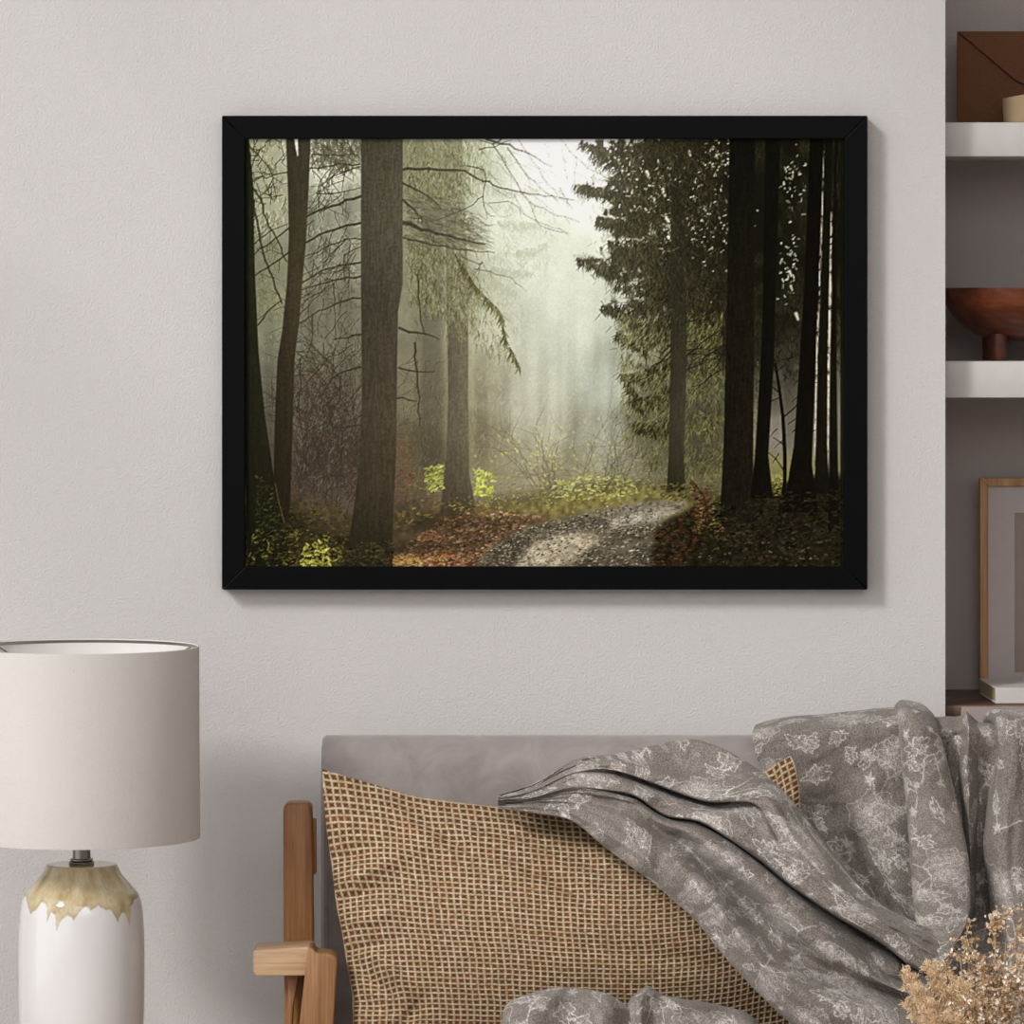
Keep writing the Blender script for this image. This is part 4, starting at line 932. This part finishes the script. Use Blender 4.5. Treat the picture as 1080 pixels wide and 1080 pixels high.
# E: the long diagonal sweep over the pillow
cols = {
 1: [(528,838),(564,825.5),(609,800.5),(650,795),(704,783),(741,781.5),(784,801),(821,829),(856,870),(890,913),(924,950),(964,972),(990,984),(1010,1000)],
 2: [(526,839),(562,829),(607,805),(650,800),(700,806),(738,811),(780,815),(817,834),(851,873),(885,917),(918,954),(958,977),(986,990),(1004,1008)],
 22:[(525.5,840),(561,831),(606,809),(649,804),(696,816),(734,825),(776,826),(811,839),(843,872),(877,915),(912,956),(952,981),(983,995),(1000,1012)],
 3: [(525,841),(560,834),(606,814),(645,811),(687,824),(715,834.5),(750,844),(798,848.5),(836,868),(871,914),(906,957),(947,984),(980,999),(998,1015)],
 4: [(525,842),(560,835),(606,815.5),(645,813),(687,826),(715,836.5),(750,846),(797,850.5),(834,870),(869,916),(904,959),(945,986),(979,1001),(997,1016)],
 5: [(524.5,843),(559,838),(603,821),(640,822),(682,834),(709,846),(746,856),(786,868),(822,893),(857,925),(894,962),(936,991),(972,1006),(992,1020)],
 6: [(524.5,844),(558,841),(601,829),(636,831),(672,839),(702,858),(739,865.5),(772,884),(806,908.5),(838,935),(880,963.5),(930,993),(962,1018),(985,1024)],
 7: [(524.5,845),(558,842),(601,831),(636,833.5),(671,841.5),(701,861),(738,868.5),(771,887),(804,912),(836,938),(878,967),(928,998),(960,1022),(983,1028)],
 8: [(524.5,846),(558,843),(600,834),(634,836),(669,843),(700,862),(736,869.5),(769,889),(800,912),(830,938),(867,970),(906,1003),(940,1034),(980,1052)],
 9: [(524.5,847),(559,844),(600,838),(636,842),(668,850),(698,868),(731,880),(761,903),(790,926),(817,955),(850,988),(893,1018),(938,1040),(980,1056)],
 10:[(525,848),(560,844.5),(600,843),(637,850),(667,862),(696,878),(722,893),(748,918),(774,942),(801,972),(836,1003),(884,1028),(937,1043),(980,1060)],
 11:[(525,849.5),(561,847),(599,849),(637,862),(668,880),(695,897),(718,912),(744,936),(766,960),(790,993),(824,1028),(868,1052),(928,1068),(980,1085)],
 12:[(525.5,851),(562,852),(600,857),(637,880),(668,900),(693,918),(716,936),(739,957),(761,981),(785,1009),(814,1040),(852,1075),(900,1100),(960,1120)],
 13:[(526,853),(561,857.5),(602,865.5),(635,891),(665,913.5),(690,932),(712,951),(734,970.5),(754,996),(778,1024),(806,1053),(840,1084),(880,1115),(940,1140)]}
order = [1, 2, 22, 3, 4, 5, 6, 7, 8, 9, 10, 11, 12, 13]
hE = {1: -.015, 2: .022, 22: .044, 3: .046, 4: -.012, 5: .046, 6: .050, 7: -.030, 8: .010, 9: .040, 10: .004, 11: .046, 12: .034, 13: -.010}
amp = [.15, .35, .6, .8, 1, 1, 1.05, 1.1, 1.15, 1.2, 1.2, 1.15, 1.0, .8]
for j in range(8, 14):          # towards the right the upper fold is one broad roll
    a_, b_ = np.array(cols[1][j], float), np.array(cols[6][j], float)
    for c_, f_ in ((2, .12), (22, .30), (3, .48), (4, .64), (5, .82)): cols[c_][j] = tuple(a_+(b_-a_)*f_)
E = []
for j in range(14):
    r = []
    for i, c_ in enumerate(order):
        p = cols[c_][j]; base = -.525-.085*min(1, j/4)*i/13-.07*min(1, max(0, (j-5)/5))
        h = hE[c_]*amp[j]
        if c_ == 4: h = (-.022 if 2 < j < 7 else .018)*amp[j]
        if j >= 8 and c_ in (1, 2, 22, 3, 4, 5, 6): h = {1: -.010, 2: .022, 22: .044, 3: .054, 4: .056, 5: .050, 6: .030}[c_]*amp[j]
        if j <= 2: h = {1: -.01, 2: .008, 22: .014, 3: .018, 4: .020, 5: .022, 6: .022, 7: .022, 8: .021, 9: .018, 10: .010, 11: .002, 12: .016, 13: -.006}[c_]*(.3, .7, 1)[j]
        if j == 3 and c_ in (3, 4, 5, 6, 7, 8): h = {3: .036, 4: .004, 5: .030, 6: .036, 7: .026, 8: .026}[c_]
        if c_ == 7 and j > 3: h = [-.005, -.008, -.004, 0, -.02, -.03, -.034, -.045, -.07, -.09, -.10, -.10, -.08, -.05][j]
        if c_ == 10 and j > 2: h = [.0, .004, .012, .026, .034, .020, -.004, -.018, -.028, -.032, -.022, -.03, -.03, -.02][j]
        if c_ == 9 and j in (3, 4): h = .016
        r.append((p[0], p[1], base-h))
    t0 = r[0]; t1 = r[-1]
    r = [(t0[0]-3, t0[1]+9*amp[j], t0[2]+.10)]+r+[(t1[0]+3*amp[j], t1[1]-5*amp[j], t1[2]+.05)]
    E.append(r)
sheet(E, (150, 260), 1.1, seed=8, step=1.0)
# I: small pocket of cloth between two folds
sheet([row([842, 862, 888, 914, 940, 955], [940, 950, 966, 985, 1000, 1012], -.52), row([846, 866, 891, 917, 944, 957], [948, 966, 984, 1002, 1015, 1022], [-.55, -.585, -.615, -.63, -.625, -.59]),
       row([846, 867, 893, 922, 946, 956], [954, 976, 996, 1018, 1028, 1030], [-.57, -.605, -.635, -.655, -.645, -.59]), row([846, 868, 893, 922, 944, 950], [960, 985, 1006, 1030, 1040, 1038], [-.57, -.595, -.625, -.65, -.63, -.58])], (60, 60), .6, seed=9)
# F: two bunches gathered on the seat
F1o = [(527,1090),(529,1078),(534,1060),(556,1049),(581,1043),(603,1041.5),(631,1045),(648,1052),(664,1063),(674,1076),(680,1100)]
F2o = [(655,1085),(660,1068),(663,1057),(673,1046),(684,1040),(698,1049),(714,1052.5),(742,1057),(770,1062.5),(787,1068),(801,1080),(815,1105)]
def bunch(o, y0, uv, seed):
    cx = sum(p[0] for p in o)/len(o); rows = []
    for k, (sq_, dy, d) in enumerate([(.96, 6, .06), (1.0, 0, .0), (.98, 5, -.035), (.95, 14, -.055), (.93, 28, -.065), (.95, 50, -.07), (1.0, 85, -.05)]):
        rows.append([(cx+(p[0]-cx)*sq_, p[1]+dy*(1-.35*(p[1] > 1070)), y0+d+(.018*math.sin(i*1.9+seed+k*.35) if k > 1 else 0)+.03*(i in (0, len(o)-1))) for i, p in enumerate(o)])
    sheet(rows, uv, .2, seed=seed)
bunch(F1o, -.62, (250, 60), 10); bunch(F2o, -.60, (330, 380), 11)
# one mesh for the whole throw
off = 0; V_, Q_, A_ = [], [], []
for co_, ca in cloth:
    R_, K_ = co_.shape[:2]; idx = np.arange(R_*K_).reshape(R_, K_)+off
    Q_.append(np.stack([idx[:-1, :-1], idx[1:, :-1], idx[1:, 1:], idx[:-1, 1:]], -1).reshape(-1, 4)); V_.append(co_.reshape(-1, 3)); A_.append(ca.reshape(-1, 4)); off += R_*K_
V_ = np.concatenate(V_); Q_ = np.concatenate(Q_); A_ = np.concatenate(A_)
me = bpy.data.meshes.new('floral_throw'); me.vertices.add(len(V_)); me.vertices.foreach_set('co', V_.reshape(-1).astype(np.float32))
me.loops.add(Q_.size); me.loops.foreach_set('vertex_index', Q_.reshape(-1).astype(np.int32)); me.polygons.add(len(Q_)); me.polygons.foreach_set('loop_start', np.arange(0, Q_.size, 4, dtype=np.int32))
me.update(calc_edges=True); me.polygons.foreach_set('use_smooth', np.full(len(Q_), True))
a_ = me.attributes.new('floral', 'FLOAT_COLOR', 'POINT'); a_.data.foreach_set('color', A_.reshape(-1).astype(np.float32)); me.validate()
throw = tag(link_mesh('floral_throw', me, M['throw']), 'crumpled grey floral throw draped over the sofa back and the woven pillow', 'throw blanket')

# ---------------------------------------------------------------- woven pillow
def curve(pts, n):
    q = cr_axis0(np.array(pts, float), 24); d = np.concatenate([[0], np.cumsum(np.sqrt((np.diff(q, axis=0)**2).sum(-1)))]); t = np.linspace(0, d[-1], n)
    return np.stack([np.interp(t, d, q[:, 0]), np.interp(t, d, q[:, 1])], -1)
CU, CV, RS = 66, 49, 8
nu, nv = CU*RS+1, CV*RS+1
top = curve([(340,811),(352,815),(400,829),(440,840),(480,846),(530,852),(600,862),(680,866),(760,850),(805,815),(834,796.5)], nu)
bot = curve([(370,1112),(420,1118),(600,1122),(780,1118),(838,1112)], nu)
lef = curve([(340,811),(340.5,830),(344,870),(350,915),(355,955),(361,985),(364,1005),(367,1025),(371,1050),(372,1080),(370,1112)], nv)
rig = curve([(834,796.5),(839,810),(843,835),(843.5,862),(842,920),(845,1000),(838,1112)], nv)
u = np.linspace(0, 1, nu)[None, :, None]; v = np.linspace(0, 1, nv)[:, None, None]
xy = (1-v)*top[None]+v*bot[None]+(1-u)*lef[:, None]+u*rig[:, None]-((1-u)*(1-v)*top[0]+u*(1-v)*top[-1]+(1-u)*v*bot[0]+u*v*bot[-1])
U2, V2 = 2*u[..., 0]-1, 2*v[..., 0]-1
bul = ((1-np.abs(U2)**2.3)**.7)*((1-np.abs(V2)**2.1)**.85)
X_, Y_ = xy[..., 0], xy[..., 1]
def dent(x, y, ang, L, w, d):      # a crease or ridge of the filled cover
    c, s_ = math.cos(ang), math.sin(ang); a = (X_-x)*c+(Y_-y)*s_; b_ = -(X_-x)*s_+(Y_-y)*c
    return d*np.exp(-(a/L)**2-(b_/w)**2)
wrk = dent(455,872,.55,42,7,-.010)+dent(430,858,.62,38,8,.008)+dent(360,905,-.35,34,7,-.008)+dent(372,925,-.4,40,7,.008)+dent(366,948,-.35,34,6,-.009)+dent(382,972,-.3,36,7,.007)+dent(378,1000,-.2,36,6,-.009)
wrk += dent(395,1035,.75,30,7,-.010)+dent(410,1022,.8,30,8,.008)+dent(392,1060,.3,34,7,-.008)+dent(580,925,.5,60,9,-.007)+dent(640,905,.7,40,9,.006)+dent(540,880,.3,60,9,-.005)+dent(420,900,-.5,60,14,.006)+dent(700,1010,.15,90,12,-.004)+dent(430,1075,-.9,26,7,-.008)
wrk += dent(820,830,1.3,30,5,-.006)
iu, iv = np.arange(nu) % RS, np.arange(nv) % RS
fu, fv = (np.arange(nu)/RS)[None, :], (np.arange(nv)/RS)[:, None]
rw = np.random.default_rng(5)
jx = (smooth_noise(nv, nu, RS*1.5, rw)-.5)*.16; jy = (smooth_noise(nv, nu, RS*1.5, rw)-.5)*.16
pull = 4.2*np.exp(-u[..., 0]/.10)*np.clip(.35+v[..., 0]*2.4, 0, 1)*np.clip((1.15-v[..., 0])*2, 0, 1)
fv = fv-pull+wrk*45; fu = fu+1.2*np.exp(-v[..., 0]/.12)*np.exp(-u[..., 0]/.15)+wrk*25
tu = np.abs(((fu+jx) % 1)-.5)*2; tv = np.abs(((fv+jy) % 1)-.5)*2      # 1 on the pale warp / weft, 0 in the middle of a cell
wu, wv = np.clip((tu-.66)/.2, 0, 1), np.clip((tv-.62)/.22, 0, 1)
pale = np.maximum(wu, wv)
cu, cv_ = np.floor(fu+jx).astype(int), np.floor(fv+jy).astype(int)
rc = rw.random((CV+24, CU+24)); cell = rc[np.clip(cv_+11, 0, CV+23), np.clip(cu+11, 0, CU+23)]
diag = 1-np.exp(-((np.abs(tu-tv))/.26)**2)*np.clip(1.5-(tu+tv)*.45, 0, 1)
hgt = pale*.0016+diag*(1-pale)*.0009+(wu*wv)*.0005
dcol = lin(np.array([40, 26, 20])/255)[None, None]*(1-cell[..., None])+lin(np.array([80, 52, 38])/255)*cell[..., None]
dcol = dcol+(lin(np.array([150, 108, 74])/255)-dcol)*(diag*.95)[..., None]
red = (rc > .86)[np.clip(cv_+11, 0, CV+23), np.clip(cu+11, 0, CU+23)][..., None]; dcol = np.where(red, dcol*np.array([1.2, 1.03, .95]), dcol)
vz = smooth_noise(nv, nu, 5, rw)[..., None]
pcol = lin(np.array([182, 162, 128])/255)*(1-vz)+lin(np.array([222, 208, 180])/255)*vz
wcol = dcol*(1-pale[..., None])+pcol*pale[..., None]; wcol = wcol*1.0*(.85+.3*smooth_noise(nv, nu, 2, rw)[..., None])
PC = -.415
front = PC-.125*bul-1.9*wrk*np.clip(bul*1.6, 0, 1)-hgt
frill = np.clip((.012-np.minimum(np.minimum(u[..., 0], 1-u[..., 0]), np.minimum(v[..., 0], 1-v[..., 0])))/.012, 0, 1)
s_ = (front-CAM_Y)/FOC
cof = np.stack([(X_-540)*s_, front+0*X_, EYE-(Y_-HOR)*s_], -1)
attr = np.concatenate([wcol, np.ones((nv, nu, 1))], -1)
pillow = thing('woven_pillow', 'large tan and brown basket-woven pillow leaning on the sofa back', 'pillow', (at(600, 0, PC).x, PC, .36))
keep(grid_mesh('pillow_front', cof, M['weave'], None, {'weave': attr}, flip=True), pillow)
k = 4
back = (PC+.07*bul)[::k, ::k]; s2 = (back-CAM_Y)/FOC
cob = np.stack([(X_[::k, ::k]-540)*s2, back, EYE-(Y_[::k, ::k]-HOR)*s2], -1)
keep(grid_mesh('pillow_back', cob, M['weave'], None, {'weave': attr[::k, ::k]*np.array([.6, .6, .6, 1])}), pillow)

# ---------------------------------------------------------------- dried flowers in a vase, below right
FY = -1.12; sf = sc(FY); VX = at(1052, 0, FY).x
tz = .30
ct = thing('coffee_table', 'low oak table in front of the sofa carrying the vase', 'table', (VX, FY, 0))
keep(obj('table_top', box(bmesh.new(), VX-.3, VX+.4, FY-.35, FY+.1, tz-.03, tz, .006, 2), M['oak']), ct)
for ax in (-.26, .36):
    for ay_ in (-.31, .06): keep(obj('leg', box(bmesh.new(), VX+ax-.02, VX+ax+.02, FY+ay_-.02, FY+ay_+.02, 0, tz-.03, .004, 2), M['oak']), ct)
bm = bmesh.new(); lathe(bm, [(.001, tz), (.035, tz), (.045, tz+.01), (.055, tz+.05), (.05, tz+.09), (.032, tz+.115), (.03, tz+.125), (.034, tz+.13), (.028, tz+.126), (.026, tz+.10), (.001, tz+.02)], VX, FY, 48)
tag(obj('vase', bm, M['vase']), 'small clay vase holding the dried flowers', 'vase')
VT = tz+.12
rf = random.Random(4)
def W(px, py, dy=0): return at(px, py, FY+dy)
def plume(tips, label, seed, dens):
    rr = random.Random(seed); bm = bmesh.new(); bs = bmesh.new()
    for (tx, ty, dy, wid) in tips:
        T = W(tx, ty, dy); B = Vector((VX+rr.uniform(-.012, .012), FY+rr.uniform(-.012, .012), VT-.05))
        mid = B+(T-B)*.5+Vector((0, 0, .015)); pts = []
        for i in range(17):
            t_ = i/16; pts.append(B*(1-t_)**2+mid*2*t_*(1-t_)+T*t_*t_)
        tube(bs, pts, .0012, .0004, 5)
        clumps = [(rr.uniform(.25, 1)**.7, Vector((rr.gauss(0, 1), rr.gauss(0, 1), rr.gauss(0, 1))).normalized(), rr.uniform(0, 1.25)) for _ in range(110)]
        for _ in range(dens):
            t_, side, fr_ = rr.choice(clumps); t_ = min(.999, max(.2, t_+rr.gauss(0, .012))); i = min(15, int(t_*16)); p = pts[i].lerp(pts[i+1], t_*16-i); d = (pts[i+1]-pts[i]).normalized()
            env = wid*(math.sin(PI*min(1, max(.02, (t_-.2)/.84)))**.6+.15)
            q0 = p+side*env*fr_+Vector((rr.gauss(0, .0018), rr.gauss(0, .0018), rr.gauss(0, .0022))); L = rr.uniform(.003, .008)
            dd = (d*.6+side*.4+Vector((rr.gauss(0, .6), rr.gauss(0, .6), rr.gauss(.1, .6)))).normalized(); w = dd.cross(Vector((rr.random(), rr.random(), rr.random()))).normalized()*rr.uniform(.0004, .0009)
            m_ = q0+dd*L*.5+side*.0015; e = q0+dd*L
            f = [bm.verts.new(q0-w*.4), bm.verts.new(q0+w*.4), bm.verts.new(m_+w), bm.verts.new(e), bm.verts.new(m_-w)]; bm.faces.new(f)
    o = thing('dried_plume', label, 'dried flower', (VX, FY, VT-.05), 'dried stems in the vase')
    keep(obj('stem', bs, M['straw']), o); keep(obj('plume', bm, M['fluff'], None, False), o)
plume([(953,1026,0,.016),(962,1042,-.02,.02),(972,1052,.01,.022),(957,1058,.02,.014)], 'feathery tan plume reaching furthest left over the throw', 31, 2600)
plume([(978,1014,.02,.014),(989,1018,.03,.015),(1002,1030,0,.022),(1018,1040,-.02,.024),(985,1068,-.03,.025),(1030,1058,-.03,.024),(1008,1070,-.04,.026)], 'tan feathery plume with two upright tips, beside the papery florets', 32, 2400)
def florets(stems, label, seed):
    rr = random.Random(seed); bs = bmesh.new(); bp = bmesh.new()
    def petal(c, n_, r):
        n_ = n_.normalized(); u_ = n_.orthogonal().normalized(); v_ = n_.cross(u_); a0 = rr.uniform(0, 6.28); L, wd = r*rr.uniform(.9, 1.3), r*rr.uniform(.55, .8)
        d1 = u_*math.cos(a0)+v_*math.sin(a0); d2 = n_.cross(d1); cup = n_*r*.35
        ring = []
        for k in range(8):
            a = 2*PI*k/8; ring.append(bp.verts.new(c+d1*(L*(1+math.cos(a))*.5)+d2*wd*math.sin(a)*.6+cup*(math.sin(a)**2)))
        ce = bp.verts.new(c+d1*L*.5-cup*.3)
        for k in range(8): bp.faces.new((ce, ring[k], ring[(k+1) % 8]))
    def branch(p, d, L, dep):
        n = 6; pts = [p]
        for i in range(n):
            d = (d+Vector((rr.gauss(0, .12), rr.gauss(0, .12), rr.gauss(0, .12)))).normalized(); p = p+d*L/n; pts.append(p)
            if dep and rr.random() < .6: branch(p, (d+Vector((rr.gauss(0, .7), rr.gauss(0, .7), rr.gauss(0, .5)))).normalized(), L*rr.uniform(.3, .5), dep-1)
        tube(bs, pts, .0007, .0004, 4)
        for _ in range(rr.choice((1, 2, 2, 3))): petal(p+Vector((rr.gauss(0, .0015), rr.gauss(0, .0015), rr.gauss(0, .0015))), Vector((rr.gauss(0, 1), rr.gauss(-.6, 1), rr.gauss(.2, 1))), rr.uniform(.0045, .0078))
    for tx, ty, dy in stems:
        T = W(tx, ty, dy); B = Vector((VX+rr.uniform(-.012, .012), FY+rr.uniform(-.01, .01), VT-.05)); m_ = B.lerp(T, .55)+Vector((rr.uniform(-.01, .01), 0, .006))
        tube(bs, [B, B.lerp(m_, .5), m_, T], .0013, .0008, 5)
        for k in range(7):
            q = m_.lerp(T, rr.uniform(-.3, 1.0)); branch(q, ((T-B).normalized()+Vector((rr.gauss(0, .6), rr.gauss(0, .5), rr.gauss(0, .5)))).normalized(), rr.uniform(.026, .055), 2)
    o = thing('dried_floret_spray', label, 'dried flower', (VX, FY, VT-.05), 'dried stems in the vase')
    keep(obj('stem', bs, M['straw']), o); keep(obj('florets', bp, M['petal'], None, False), o)
florets([(1020,1002,.02),(1012,1008,.0),(1032,1020,-.02),(1028,1045,-.03),(1040,1035,-.04)], 'spray of pale papery florets leaning left, beside the plumes', 41)
florets([(1050,976,.0),(1062,985,.03),(1072,1000,-.02),(1060,1030,-.04),(1075,1050,-.05),(1048,1062,-.05),(1090,1010,.0)], 'tallest spray of papery florets, in the lower right corner', 42)
